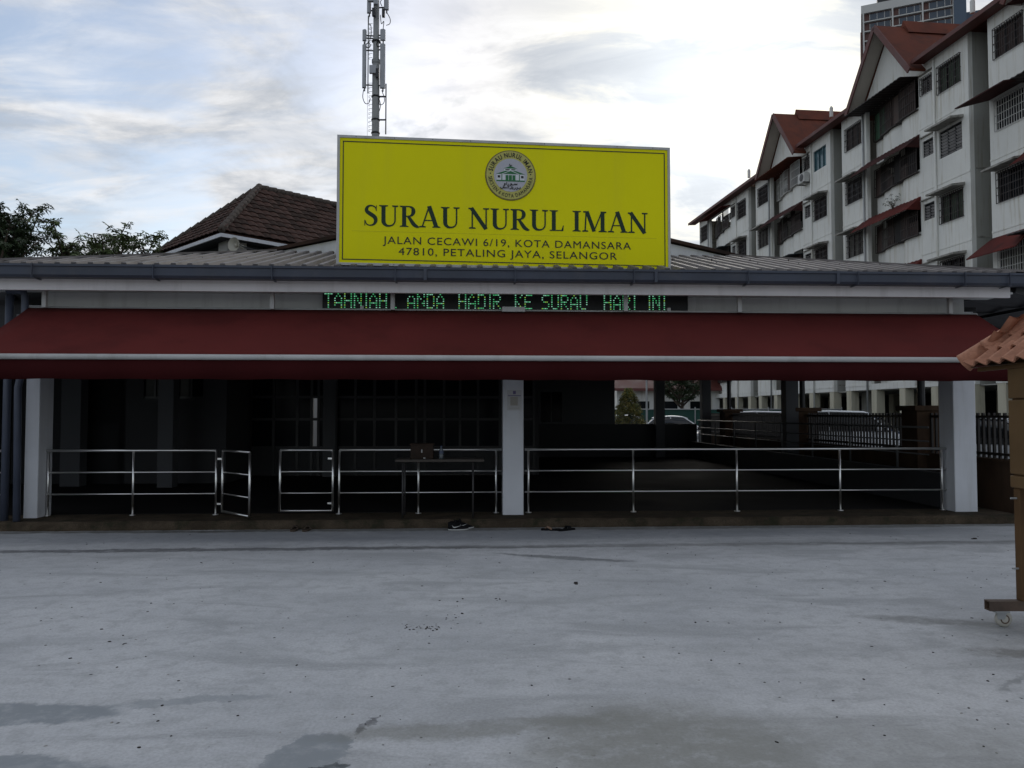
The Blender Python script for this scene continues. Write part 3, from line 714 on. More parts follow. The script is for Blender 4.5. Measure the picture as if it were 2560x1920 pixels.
# emblem
ex, ezz, er = sw*.509, shh*(1-.268), .352
em = MB().lathe([(er, -.004), (er-.004, .006)], 64, (0, 0, 0), 'y'); xform(em, lambda v: Vector((ex+v.x, .008-v.y, ezz+v.z)))
emb = em.build('emblem', 'print_gold', sg)
def disc(r, y, m, nm):
    d = MB().lathe([(r, 0), (r, .003)], 64, (0, 0, 0), 'y'); xform(d, lambda v: Vector((ex+v.x, y-v.y, ezz+v.z))); return d.build(nm, m, emb)
disc(er-.018, .0015, 'print_pale', 'ring'); disc(er*.655, -.0015, 'print_lilac', 'disc')
def arc_text(s, rad, a0, a1, size, m, inward=False, bold=.0, sx=1.0):
    hh = .69; wds = []
    for ch in s:
        t = text_mb(ch, size, .003, sx, 'LEFT', bold) if ch != ' ' else None
        wds.append((t, (max(v[0] for v in t.v)-min(v[0] for v in t.v)+size*.10) if t else size*.28))
    tot = sum(w for _, w in wds); out = MB(); pos = 0
    for t, w in wds:
        if t:
            xa = min(v[0] for v in t.v); fa = (pos+w/2)/tot; ang = R(a0+(a1-a0)*fa); ca, sa = math.cos(ang), math.sin(ang)
            for v in t.v: pass
            def fn(v):
                lx, ly = v.x-xa-(w-size*.1)/2, v.y
                if inward: r_ = rad+(size*.69-ly); tx, tz_ = -sa, ca; px_, pz_ = ca*r_+tx*lx, sa*r_+tz_*lx
                else: r_ = rad+ly; tx, tz_ = sa, -ca; px_, pz_ = ca*r_+tx*lx, sa*r_+tz_*lx
                return Vector((ex+px_, -.0045+v.z, ezz+pz_))
            xform(t, fn); merge(out, t)
        pos += w
    return out.build('ring_lettering', m, emb)
arc_text('SURAU NURUL IMAN', er*.715, 170, 8, er*.255, 'print_black', False, .0012, .80)
arc_text('SEKSYEN 6 KOTA DAMANSARA', er*.735, 184, 356, er*.205, 'print_black', True, .0, .74)
for a in (176, 4):
    dd = MB().lathe([(.009, 0), (.009, .003)], 12, (0, 0, 0), 'y'); xform(dd, lambda v: Vector((ex+er*.79*math.cos(R(a))+v.x, -.002-v.y, ezz+er*.79*math.sin(R(a))+v.z))); dd.build('dot', 'print_black', emb)
def epic(m, polys, y, nm='picture'):
    b = MB()
    for q in polys: b.extr([(ex+er*a, y, ezz+er*c) for a, c in q], (0, -.0012, 0))
    b.build(nm, m, emb)
# little building, coordinates in emblem radii
rc = lambda a, b, c, d: [(a, c), (b, c), (b, d), (a, d)]
epic('print_white', [rc(-.55, .54, -.20, .03), rc(-.25, .22, .15, .27)], -.0046)
epic('print_green', [[(-.28, .26), (.26, .26), (0, .36)], [(-.57, .04), (-.2, .17), (.0, .17), (-.33, .04)], [(.57, .04), (.2, .17), (.0, .17), (.33, .04)], [(-.30, .045), (.30, .045), (.0, .165)], rc(-.56, .56, -.25, -.20), rc(-.20, -.09, -.20, .0), rc(-.07, .05, -.20, .0), rc(.07, .19, -.20, .0), rc(-.36, -.33, -.20, .02), rc(.33, .36, -.20, .02)], -.006)
epic('print_white', [[(-.36, .035), (-.32, .035), (.02, .175), (-.02, .185)], [(.36, .035), (.32, .035), (-.02, .175), (.02, .185)]], -.0074)
epic('print_black', [rc(-.21, -.04, .20, .235), rc(.03, .19, .20, .235), rc(-.51, -.41, -.11, -.02), rc(.41, .51, -.11, -.02)], -.0074)
cres = MB(); q = crom([(-.03, .455, .004), (-.045, .41, .022), (-.015, .375, .03), (.03, .385, .022), (.05, .41, .004)], 5)
stroke(cres, [(ex+er*a[0], ezz+er*a[1]) for a in q], [er*a[2] for a in q], -.0046); cres.build('crescent', 'print_black', emb)
jw = MB()
def js(pts, w=.022): q = crom(pts, 4); stroke(jw, [(ex+er*a, ezz+er*b) for a, b in q], er*w, -.0046)
for dx in (0,):
    js([(.26, -.33), (.24, -.375), (.21, -.345), (.19, -.375), (.16, -.345), (.13, -.38), (.05, -.385)]); js([(.05, -.385), (.03, -.34), (-.0, -.345), (.01, -.385), (-.02, -.42), (-.06, -.43)])
    js([(-.07, -.345), (-.09, -.39), (-.13, -.43)]); js([(-.155, -.28), (-.16, -.385)]); js([(-.20, -.37), (-.23, -.335), (-.25, -.365), (-.22, -.385), (-.25, -.42), (-.29, -.43)])
    js([(.37, -.47), (.38, -.51), (.34, -.54), (.30, -.51)]); js([(.27, -.48), (.24, -.50), (.27, -.52), (.24, -.56), (.21, -.57)]); js([(.19, -.49), (.17, -.54), (.13, -.57)])
    js([(.10, -.49), (.07, -.51), (.10, -.525), (.08, -.56)]); js([(.05, -.42), (.04, -.51), (.0, -.55), (-.04, -.52)]); js([(-.09, -.42), (-.095, -.53)])
    js([(-.14, -.47), (-.16, -.515), (-.20, -.51), (-.22, -.49), (-.25, -.515), (-.27, -.50), (-.27, -.42)]); js([(-.30, -.47), (-.30, -.51), (-.34, -.54), (-.40, -.51), (-.41, -.48)])
jw.build('script_lettering', 'print_black', emb)
for x in (.12, 1.6, 3.1, sw-.12):
    MB().box(x-.03, x+.03, .03, .12, -.16, .0).build('leg', 'dark_frame', sg)
    MB().bar((x, .14, shh*.7), (x, 1.1, .08), .04).build('brace', 'dark_frame', sg)

# ------------------------------------------------------------------ telecom mast
mD = 36.0; mp_ = at(934, 1034, mD)
ms = thing('telecom_mast', 'tall grey mobile phone mast with panel antennas rising behind the signboard', 'mast', (mp_.x, mD, 0))
def mz(py): return at(934, py, mD).z
def mxp(px): return (px-934)/F*mD
q = MB(); q.tube([(0, 0, 0), (0, 0, mz(160)), (0, 0, mz(155)), (0, 0, mz(-60))], [.20, .176, .15, .135], 16); q.build('pole', 'mast_grey', ms, smooth=True)
MB().lathe([(.17, mz(162)), (.205, mz(157)), (.205, mz(150)), (.15, mz(148))], 16).build('flange', 'mast_grey', ms)
def antenna(px0, px1, py0, py1, y=-.12, rz=0):
    x0, x1, z1, z0 = mxp(px0), mxp(px1), mz(py0), mz(py1); cx = (x0+x1)/2; w = x1-x0
    pr = [(-w/2, .0), (-w/2, -.09), (-w/4, -.15), (w/4, -.15), (w/2, -.09), (w/2, .0)]
    MB().loft([[(cx+a, y+b, z) for a, b in pr] for z in (z0, z1)]).build('antenna', 'antenna_grey', ms, bevel=.01)
    MB().tube([(cx, y+.06, z0-.1), (cx, y+.06, z1+.1)], .035, 8).build('antenna_pipe', 'galv', ms)
    for z in (z0+.2, z1-.2): MB().bar((cx, y+.06, z), (0, 0, z), .05).build('antenna_arm', 'dark_frame', ms)
for a in ((901, 911, 117, 224), (946, 959, 115, 225), (901, 911, 80, 107), (946, 959, 79, 106), (912, 922, -20, 38), (955, 967, -25, 30), (930, 942, -30, 22, -.3)): antenna(*a)
for px0, px1, py0, py1 in ((920, 937, 170, 190), (916, 932, -8, 12), (951, 958, 30, 50), (936, 944, 178, 200), (926, 934, 28, 48)):
    MB().box(mxp(px0), mxp(px1), -.34, -.19, mz(py1), mz(py0)).build('radio_unit', 'antenna_grey' if px0 in (920, 916) else 'dark_frame', ms, bevel=.01)
def cab(pts, r=.018): MB().tube([(mxp(a), y, mz(b)) for a, b, y in crom([(a, b, -.1) for a, b in pts], 6) for y in [-.1]] if False else [(mxp(a), -.1, mz(b)) for a, b in crom(pts, 6)], r, 6).build('cable', 'cable', ms)
cab([(904, 226), (902, 245), (908, 260), (917, 260), (921, 248)]); cab([(950, 228), (957, 250), (953, 262), (944, 262), (941, 240), (941, 215)])
cab([(943, 248), (947, 265), (944, 280)]); cab([(904, 108), (905, 116), (909, 117)]); cab([(961, 33), (970, 50), (969, 62), (960, 66)]); cab([(945, 40), (948, 62), (954, 56), (952, 78)])
cab([(917, 40), (915, 60), (921, 66), (922, 90), (916, 110)]); cab([(949, 18), (945, 8), (950, 0)]); cab([(933, 208), (937, 218), (943, 216)])
for i in range(26):
    py = 60+i*10.6
    if 150 < py < 205 or py > 338: continue
    z = mz(py); MB().tube([(-.17, -.03, z), (-.32, -.03, z), (-.33, -.03, z-.07), (-.26, -.03, z-.08)], .012, 5).build('step_bolt', 'galv', ms)
MB().tube([(mxp(914), -.02, mz(40)), (mxp(914), -.02, mz(234))], .03, 8).build('antenna_pipe', 'galv', ms)
MB().tube([(mxp(960), -.02, mz(210)), (mxp(960), -.02, mz(336))], .03, 8).build('stand_off_pipe', 'dark_frame', ms)
for py in (242, 300): MB().bar((0, -.02, mz(py)), (mxp(960), -.02, mz(py)), .06).build('antenna_arm', 'dark_frame', ms)
for py in (104, 242, 300, 333): MB().lathe([(.20, mz(py)-.04), (.215, mz(py)), (.20, mz(py)+.04)], 14).build('clamp', 'dark_frame', ms)
for px, py in ((915, 117), (942, 114)):
    q = [(mxp(px)+.10*math.cos(k*.52), -.14, mz(py)+.12*math.sin(k*.52)) for k in range(13)]; MB().tube(q, .025, 6, False).build('cable_coil', 'cable', ms)
MB().tube([(mxp(913), 0, 0), (mxp(913), 0, mz(236))], .008, 5).build('guy_wire', 'galv', ms)

# ------------------------------------------------------------------ tile-roofed building behind
hx = at(553, 578, 27.5); HR = R(46)
th = thing('tile_roofed_hall', 'building with steep brown tiled hip roof rising behind the metal roof', 'building', (hx.x, hx.y, 0), HR)
TE, TA = hx.z, hx.z+2.82; LL, XX = 6.05, 15.0; IN = LL/2
A0, A1, A2, A3 = Vector((0, 0, TE)), Vector((XX, 0, TE)), Vector((XX, LL, TE)), Vector((0, LL, TE)); P0, P1 = Vector((IN, IN, TA)), Vector((XX-IN, IN, TA))
rb = MB(); dz = Vector((0, 0, -.10))
for f in ((A0, A1, P1, P0), (A1, A2, P1), (A2, A3, P0, P1), (A3, A0, P0)): rb.poly([v+Vector((0, 0, -.05)) for v in f]); rb.poly([v+dz for v in f][::-1])
roofo = rb.build('roof', 'tile_brown', th)
tm = MB(); tw_, tl_ = .345, .42; k = 6
top = []
for yv, dzv in ((0.0, .055), (tl_, .012)):
    row = [(tw_*i/k-.01, yv, dzv+.035*max(0, math.sin(math.pi*(i/k)))**1.0) for i in range(k+1)]
    top.append(row)
tm.add(top[0]+top[1], [(i, i+1, k+2+i, k+1+i) for i in range(k)])
lo = [(a, b, c-.03) for a, b, c in top[0]]; tm.add(top[0]+lo, [(i, k+1+i, k+2+i, i+1) for i in range(k)])
tmesh = [tm.mesh('roof_tile', m_, True, False) for m_ in ('tile_brown', 'tile_dark', 'tile_red')]
rnd = random.Random(9)
def tile_face(o, ax, up, nr, length, vis0, vis1, taper):
    ax, up, nr = ax.normalized(), up.normalized(), nr.normalized(); sl_len = (P0-A0-ax*(P0-A0).dot(ax)).length
    rows = int(sl_len/.36)
    for r in range(rows):
        y = r*.36; cut = y/sl_len*IN
        x = math.ceil((cut+.02-.15)/.34)*.34
        while x < min(length-(cut if taper else 0)-.25, vis1):
            if x >= vis0:
                q = rnd.random(); me = tmesh[2] if q < .004 else tmesh[1] if q < .35 else tmesh[0]
                mt = Matrix((ax, up, nr)).transposed().to_4x4(); mt.translation = o+ax*x+up*y+nr*(.012+rnd.uniform(0, .012))
                t = bpy.data.objects.new('roof_tile', me); C.objects.link(t); t.parent = roofo; t.matrix_local = mt
            x += .34
ax = Vector((1, 0, 0)); up = (P0-Vector((IN, 0, TE))); tile_face(A0, ax, up, ax.cross(up), XX, 0, 6.4, True)
ax = Vector((0, -1, 0)); up = (P0-Vector((0, IN, TE))); tile_face(A3, ax, up, ax.cross(up), LL, 0, LL, True)
cap = MB(); cap.tube([(0, 0, 0), (.40, 0, .025)], [.13, .15], 8); cme = cap.mesh('ridge_cap', 'tile_cap', True)
def caps(a, b, lim=None):
    d = (b-a); L_ = d.length; d.normalize(); s = 0
    while s < (lim or L_)-.1:
        o = put('ridge_cap', cme, roofo, a+d*s+Vector((0, 0, .03))); o.rotation_mode = 'QUATERNION'; o.rotation_quaternion = d.to_track_quat('X', 'Z'); s += .37
caps(A0, P0); caps(A3, P0); caps(P0, P1, 5.5)
fb = MB()
for a, b in ((A0, A1), (A3, A0)): fb.bar(a+Vector((0, 0, -.13)), b+Vector((0, 0, -.13)), .05, .13)
fb.build('fascia', 'white_paint', th)
MB().poly([(.03, .03, TE-.18), (XX, .03, TE-.18), (XX, LL, TE-.18), (.03, LL, TE-.18)]).build('soffit', 'inner_wall', th)
q = .45; zz = TE-.62
MB().box(q, XX-q, q, LL-q, 0, zz).build('wall', 'house_wall', th)
MB().box(q+.25, XX-q-.25, q+.25, LL-q-.25, zz, TE-.185).build('wall', 'inner_wall', th)
for x, y in ((q, q), (q, LL-q-.7), (4.5, q), (8.0, q)): MB().box(x, x+.75, y-.02, y+.72, zz-.02, TE-.182).build('pillar', 'house_wall', th)
for i, x in enumerate((2.0, 2.85, 3.7, 5.4, 6.25, 7.1)):
    w_ = MB().box(x, x+.78, q+.16, q+.20, zz+.05, TE-.20).build('window', 'dark_glass', th)
    MB().box(x, x+.04, q+.13, q+.158, zz+.05, TE-.20).build('frame', 'dark_frame', w_)
hp = at(590, 613, 27.75)
hn = thing('horn_loudspeaker', 'round cream horn loudspeaker under the brown tiled eave', 'loudspeaker', (hp.x, hp.y, hp.z-.25), R(-22))
b = MB(); b.lathe([(.07, .35), (.08, .15), (.13, .02), (.25, -.12), (.265, -.13), (.24, -.11), (.12, .03), (.02, .05)], 24, (0, 0, .25), 'y'); b.build('horn', 'horn', hn, smooth=True)
MB().lathe([(.06, -.04), (.075, .02), (.05, .06)], 14, (0, 0, .25), 'y').build('driver', 'horn', hn, smooth=True)
MB().bar((0, .2, .25), (.08, .95, .25), .06).bar((.18, -.02, .25), (.16, .3, .2), .03).build('bracket', 'dark_frame', hn)

# ------------------------------------------------------------------ trees
def leafy(mb, c, rnd, size, n=7, droop=.3):
    ax = Vector((rnd.gauss(0, .5), rnd.gauss(0, .5), 1)).normalized(); a0 = rnd.uniform(0, 6.28)
    u = ax.orthogonal().normalized(); v = ax.cross(u)
    for k in range(n):
        a = a0+k*6.283/n+rnd.uniform(-.3, .3); d = (u*math.cos(a)+v*math.sin(a)); s = size*rnd.uniform(.7, 1.15)
        tip = c+d*s-Vector((0, 0, 1))*s*droop*rnd.uniform(.3, 1.3); mid = c+d*s*.55+ax*s*.06; side = ax.cross(d).normalized()*s*.17
        mb.mi = 0 if rnd.random() < .6 else 1
        mb.add([c, mid+side, tip, mid-side], [(0, 1, 2, 3)])
def tree(name, label, loc, h, spread, crown0, mats, seed, leaf=.18, nb=10, tw=26, group=None, dens=7, droop=.3):
    rnd = random.Random(seed); t = thing(name, label, 'tree', loc, 0, group)
    tr = MB(); lv = MB(); pts = [Vector((0, 0, -.1))]; top = crown0+(h-crown0)*.45
    for i in range(1, 6): pts.append(Vector((rnd.gauss(0, .12)*i/2, rnd.gauss(0, .12)*i/2, top*i/5)))
    rs = [.035*h*(1-.13*i) for i in range(6)]; rs = [min(r_, .24) for r_ in rs]; tr.tube(pts, rs, 8)
    for b_ in range(nb):
        f = rnd.uniform(.35, 1.0); base = pts[2].lerp(pts[5], f); a = b_*2.4+rnd.uniform(-.4, .4)
        L_ = spread*rnd.uniform(.55, 1.0); rise = (h-base.z)*rnd.uniform(.35, 1.0)
        e = base+Vector((math.cos(a)*L_, math.sin(a)*L_, rise)); m_ = base.lerp(e, .5)+Vector((0, 0, -.1*L_))+Vector((math.cos(a), math.sin(a), 0))*.1
        q = [Vector(x) for x in crom([tuple(base), tuple(m_), tuple(e)], 4)]; tr.tube(q, [.06*(1-.85*i/(len(q)-1))+.008 for i in range(len(q))], 5)
        for k_ in range(tw):
            s = q[rnd.randrange(len(q)//3, len(q))]; e2 = s+Vector((rnd.gauss(0, .42), rnd.gauss(0, .42), rnd.uniform(-.15, .5)))*spread*.42
            if e2.z > h: e2.z = h-rnd.random()*.3
            tr.tube([s, s.lerp(e2, .5)+Vector((0, 0, .05)), e2], [.016, .011, .006], 4)
            for j in range(3): leafy(lv, s.lerp(e2, 1-j*.27)+Vector((rnd.gauss(0, .07), rnd.gauss(0, .07), rnd.gauss(0, .05))), rnd, leaf, dens, droop)
    tr.build('trunk', 'bark', t, smooth=True); lv.build('crown', mats, t, fix=False)
    return t
p_ = at(15, 1034, 25); tree('broadleaf_tree', 'dark dense broadleaf tree, the tall one behind the metal roof', (p_.x-.75, 25, 0), at(0, 478, 25).z, 1.9, 4.2, ['leaf_dark', 'leaf_green'], 12, .20, 24, 26)
p_ = at(235, 1034, 27); tree('broadleaf_tree', 'open light green tree with drooping leaf clusters beside the tiled roof', (p_.x, 27, 0), at(0, 552, 27).z, 2.0, 4.6, ['leaf_mid', 'leaf_mid'], 31, .20, 26, 20)
p_ = at(100, 1034, 26); tree('broadleaf_tree', 'low dark tree between the tall tree and the light green tree', (p_.x, 26.5, 0), at(0, 605, 26).z, .9, 4.0, ['leaf_dark', 'leaf_mid'], 5, .18, 8, 16)

# ------------------------------------------------------------------ walk-up flats on the right
AX, AD = 19.02, 31.5; ARZ = math.atan2(1, -.109)
ap = thing('apartment_block', 'long white five storey flats with red roof, gables, grilles and streaked walls', 'building', (AX, AD, 0), ARZ)
FH, F0, NF = 2.88, 3.1, 5; ROOFZ = F0+FH*NF; rnd = random.Random(21)
bays = [(-10.95, -1.15, -10.95), (0, 9.85, 0), (11.05, 20.9, 11.05), (22.1, 31.9, 22.1)]
def prof_y(b):                                   # stepped rounded balcony front
    if b < 4.1: return 0.0
    if b < 4.85: t = (b-4.1)/.75; return -.30*(1-math.sqrt(max(0, 1-t*t)))
    if b < 6.1: return -.30+.12*math.sin((b-4.85)/1.25*math.pi)
    if b < 6.8: t = (b-6.1)/.7; return -.30-.25*(1-math.sqrt(max(0, 1-t*t)))
    return -.55
def bars(mb, x0, x1, z0, z1, y, px, pz, r=.012, yf=None):
    n_ = max(1, round((x1-x0)/px)); m_ = max(1, round((z1-z0)/pz))
    for i in range(n_+1):
        x = x0+(x1-x0)*i/n_; yy = y if yf is None else yf(x); mb.box(x-r, x+r, yy-r, yy+r, z0, z1)
    for j in range(m_+1):
        z = z0+(z1-z0)*j/m_
        if yf is None: mb.box(x0, x1, y-r*.9, y+r*.9, z-r, z+r)
        else:
            for i in range(n_):
                a, b = x0+(x1-x0)*i/n_, x0+(x1-x0)*(i+1)/n_; mb.bar((a, yf(a), z), (b, yf(b), z), r*2)
slat_me = MB().hexa([(0, -.03, -.05), (1, -.03, -.05), (1, .03, .03), (0, .03, .03), (0, -.028, -.045), (1, -.028, -.045), (1, .032, .036), (0, .032, .036)]).mesh('slat', 'louvre')
def window(x0, x1, z0, z1, style, canopy=True):
    back = {'g': 'dark_glass', 'c': 'curtain_grey', 'v': 'curtain_green', 't': 'teal_glass', 'l': 'void_dark', 's': 'shutter_brown'}[style[0]]
    w_ = MB().box(x0, x1, -.16, -.13, z0, z1).build('window', back, ap)
    f = MB(); t_ = .045
    f.box(x0, x0+t_, -.129, -.06, z0, z1).box(x1-t_, x1, -.129, -.06, z0, z1).box(x0+t_, x1-t_, -.129, -.06, z0, z0+t_).box(x0+t_, x1-t_, -.129, -.06, z1-t_, z1)
    nm = 2 if x1-x0 > 1 else 1
    for i in range(1, nm+1): x = x0+(x1-x0)*i/(nm+1); f.box(x-.02, x+.02, -.128, -.065, z0+t_, z1-t_)
    f.build('frame', 'dark_frame' if style[0] != 't' else 'teal_glass', w_)
    if style[0] in 'lg' and x1-x0 < 1 or style[0] == 'l':
        k_ = int((z1-z0)/.135)
        for j in range(k_):
            for i in range(nm+1):
                a = x0+(x1-x0)*i/(nm+1)+.03; b = x0+(x1-x0)*(i+1)/(nm+1)-.03
                put('slat', slat_me, w_, (a, -.085, z0+.08+j*(z1-z0-.1)/k_), (R(rnd.uniform(-12, 6)), 0, 0), (b-a, 1, 1))
    if 'G' in style:
        gb = MB(); bars(gb, x0-.02, x1+.02, z0-.02, z1+.02, .06, .13, .30, .011)
        for x in (x0-.02, x1+.02):
            for z in (z0, (z0+z1)/2, z1): gb.box(x-.01, x+.01, -.05, .05, z-.01, z+.01)
        gb.build('grille', 'grille_dark' if 'w' not in style else 'grille_white', w_)
    if canopy:
        c_ = MB().hexa([(x0-.12, -.01, z1+.10), (x1+.12, -.01, z1+.10), (x1+.12, .62, z1+.04), (x0-.12, .62, z1+.04), (x0-.12, -.01, z1+.22), (x1+.12, -.01, z1+.22), (x1+.12, .62, z1+.12), (x0-.12, .62, z1+.12)])
        c_.build('canopy', 'concrete_ledge', w_)
AWN = ['awn_red', 'awn_teal', 'awn_maroon', 'grille_dark']
for bi, (s0, s1, n0) in enumerate(bays):
    wa, sm, wb = (n0+.45, n0+1.9), (n0+2.3, n0+3.05), (n0+7.95, n0+9.45)
    ba, bb = n0+3.25, n0+7.5
    holes = []
    for fl in range(NF):
        zf = F0+fl*FH
        holes += [(wb[0], wb[1], zf+.98, zf+2.18)]
        holes += [(wa[0], wa[1], zf+.98, zf+2.18), (sm[0], sm[1], zf+1.4, zf+2.15)]
    hole_b = [(ba, bb, F0-.05, ROOFZ-.45)]
    nb = MB(); sheet(nb, s0, s1, F0-.35, ROOFZ, 0, -.2, holes+hole_b); nb.build('wall', 'flat_white', ap)
    # side faces and body of the bay
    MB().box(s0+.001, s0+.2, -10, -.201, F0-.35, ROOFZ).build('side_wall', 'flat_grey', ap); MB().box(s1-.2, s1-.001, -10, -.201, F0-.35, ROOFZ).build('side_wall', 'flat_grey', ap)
    for fl in range(NF):                          # thin floor bands and conduits
        zf = F0+fl*FH; MB().box(s0, ba, .0, .018, zf-.14, zf-.06).build('floor_band', 'flat_white', ap)
        MB().box(bb, s1, .0, .018, zf-.14, zf-.06).build('floor_band', 'flat_white', ap)
    for x in (n0+2.12, n0+7.72):
        MB().tube([(x, .05, .2), (x, .05, ROOFZ-.15)], .05, 8).build('drain_pipe', 'flat_white' if x < n0+5 else 'galv', ap, smooth=True)
    for fl in range(NF):
        zf = F0+fl*FH; topf = fl == NF-1
        st = {(1, 4): 'vG', (1, 3): 'l', (1, 2): 'vG', (1, 1): 'gG', (2, 4): 't', (2, 3): 'gG', (2, 2): 'gG', (2, 1): 'sG', (0, 4): 'sG', (0, 3): 'gG', (0, 2): 'gG', (0, 1): 'gGw'}
        sb_ = {(1, 4): 'sG', (1, 3): 'gG', (1, 2): 'cG', (2, 3): 'cG', (0, 4): 'sG', (0, 3): 'gGw', (0, 2): 'gG', (0, 1): 'cGw'}
        window(wa[0], wa[1], zf+.98, zf+2.18, st.get((bi, fl), 'gG'), not topf); window(sm[0], sm[1], zf+1.4, zf+2.15, 'g' if fl != 4 else 'gG', False)
        window(wb[0], wb[1], zf+.98, zf+2.18, sb_.get((bi, fl), 'gG'), not topf and (bi, fl) not in ((0, 3), (0, 1)))
        MB().box(sm[0]-.15, sm[1]+.1, 0, .10, zf+2.32, zf+2.36).build('ledge', 'concrete_ledge', ap)
        if bi == 0 and fl in (3, 1):
            a_, b_, c_ = (2.36, 2.1, 1.2) if fl == 3 else (2.5, 1.72, .85)
            MB().hexa([(wb[0]-.3, -.01, zf+a_), (wb[1]+.35, -.01, zf+a_), (wb[1]+.75, c_, zf+b_), (wb[0]-.4, c_, zf+b_), (wb[0]-.3, -.01, zf+a_+.05), (wb[1]+.35, -.01, zf+a_+.05), (wb[1]+.75, c_, zf+b_+.05), (wb[0]-.4, c_, zf+b_+.05)]).build('window_awning', 'awn_maroon' if fl == 3 else 'awn_red', ap)
        # balcony: rounded parapet, dark recess, grille and awning
        xs_ = [ba+(bb-ba)*i/34 for i in range(35)]; yf = lambda x: prof_y(x-n0)
        pp = MB(); zl, zh = zf-.28, zf+.98
        pp.loft([[(x, yf(x), zl), (x, yf(x), zh), (x, yf(x)-.12, zh), (x, yf(x)-.12, zl)] for x in xs_]); pp.build('balcony_parapet', 'flat_white', ap, smooth=False)
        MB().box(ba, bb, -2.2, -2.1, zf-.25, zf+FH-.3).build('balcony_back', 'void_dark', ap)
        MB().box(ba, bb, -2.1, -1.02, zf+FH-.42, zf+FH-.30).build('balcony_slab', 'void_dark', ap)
        gcol = {(1, 4): 'grille_dark', (1, 3): 'grille_dark', (2, 4): 'grille_white'}.get((bi, fl), 'grille_dark')
        gx1 = bb; gb = MB(); y2 = lambda x: prof_y(x-n0)+.16
        bars(gb, ba+.03, bb-.03, zf+.85, zf+2.25, 0, .15, .45, .013, y2)
        for z in (zf+.86,): 
            for i in range(34): gb.bar((xs_[i], y2(xs_[i])-.09, z), (xs_[i+1], y2(xs_[i+1])-.09, z), .20, .02)
        gro = gb.build('balcony_grille', gcol, ap)
        # solid screens behind parts of the grille
        for k_ in range(6):
            a, b = ba+.05+k_*(bb-ba-.1)/6, ba+.05+(k_+1)*(bb-ba-.1)/6-.03
            q = rnd.random()
            if (bi, fl) == (1, 4): mm = 'grille_green' if k_ >= 4 else 'shutter_brown'; zt_ = 2.2
            elif q < .45: mm = 'shutter_brown'; zt_ = rnd.choice((1.5, 2.2))
            elif q < .6: mm = 'curtain_grey'; zt_ = 1.9
            elif q < .75: mm = 'void_dark'; zt_ = 2.2
            else: continue
            MB().hexa([(a, y2(a)-.05, zf+.88), (b, y2(b)-.05, zf+.88), (b, y2(b)-.03, zf+.88), (a, y2(a)-.03, zf+.88), (a, y2(a)-.05, zf+zt_), (b, y2(b)-.05, zf+zt_), (b, y2(b)-.03, zf+zt_), (a, y2(a)-.03, zf+zt_)]).build('screen', mm, gro)
        for k_ in range(rnd.randrange(2, 6)):
            a = ba+rnd.uniform(.3, bb-ba-.5); w2 = rnd.uniform(.15, .4); z2 = zf+rnd.uniform(1.5, 2.1); h2 = rnd.uniform(.25, .6); y3 = prof_y(a-n0)-rnd.uniform(.05, .25)
            MB().hexa([(a, y3, z2-h2), (a+w2, y3+.03, z2-h2), (a+w2, y3+.05, z2-h2), (a, y3+.02, z2-h2), (a, y3, z2), (a+w2, y3, z2), (a+w2, y3+.02, z2), (a, y3+.02, z2)]).build('laundry', rnd.choice(['grille_white', 'curtain_grey', 'awn_teal', 'curtain_green', 'grille_white']), gro)
        am = {(1, 4): 'grille_dark', (1, 3): 'awn_maroon', (1, 2): 'awn_red', (1, 1): 'awn_red', (2, 4): 'flat_roof_red', (2, 3): 'awn_maroon', (2, 2): 'awn_teal'}.get((bi, fl), rnd.choice(AWN))
        a0, a1 = ba-.02, bb+.45; steep = am in ('awn_red', 'awn_maroon'); za, zb_ = (zf+2.66, zf+1.98) if steep else (zf+2.42, zf+2.22); ya, yb = (.82, .72) if steep else (-.05, .90); k2 = 16; awv = MB()
        if topf: za, zb_ = zf+2.50, zf+2.34
        ringp = []
        for i in range(k2*2+1):
            x = a0+(a1-a0)*i/(k2*2); hh = .03*(i % 2)
            ringp.append([(x, ya-.9, za+hh), (x, yb, zb_+hh), (x, yb, zb_+hh-.03), (x, ya-.9, za+hh-.03)])
        if steep: awv.poly([(a0+.01, -.08, za), (a0+.01, yb, zb_), (a0+.01, -.08, zb_)])
        awv.loft(ringp); awv.build('balcony_awning', am, ap)
    # columns of the open ground floor
    for i in range(5):
        x = s0+.05+i*(s1-s0-.55)/4
        MB().box(x, x+.45, -.45, -.02, 0, F0-.351).build('column', 'flat_cream', ap)
        MB().box(x, x+.45, -5.4, -5.0, 0, F0-.351).build('column', 'flat_cream', ap)
# recessed stair slots between the bays
for s0, s1 in ((-1.15, 0), (9.85, 11.05), (20.9, 22.1)):
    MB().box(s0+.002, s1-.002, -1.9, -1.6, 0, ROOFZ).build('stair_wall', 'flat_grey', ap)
    for fl in range(NF): MB().box(s1-.02, s1+.0005, -1.3, -.25, F0+fl*FH-.02, F0+fl*FH+.04).build('ledge', 'concrete_ledge', ap)
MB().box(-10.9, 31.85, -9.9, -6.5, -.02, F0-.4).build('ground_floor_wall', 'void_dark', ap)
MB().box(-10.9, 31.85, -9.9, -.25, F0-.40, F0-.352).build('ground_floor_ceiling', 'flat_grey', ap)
MB().box(31.7, 31.899, -9.9, -.3, 0, ROOFZ-.02).build('end_wall', 'flat_white', ap)
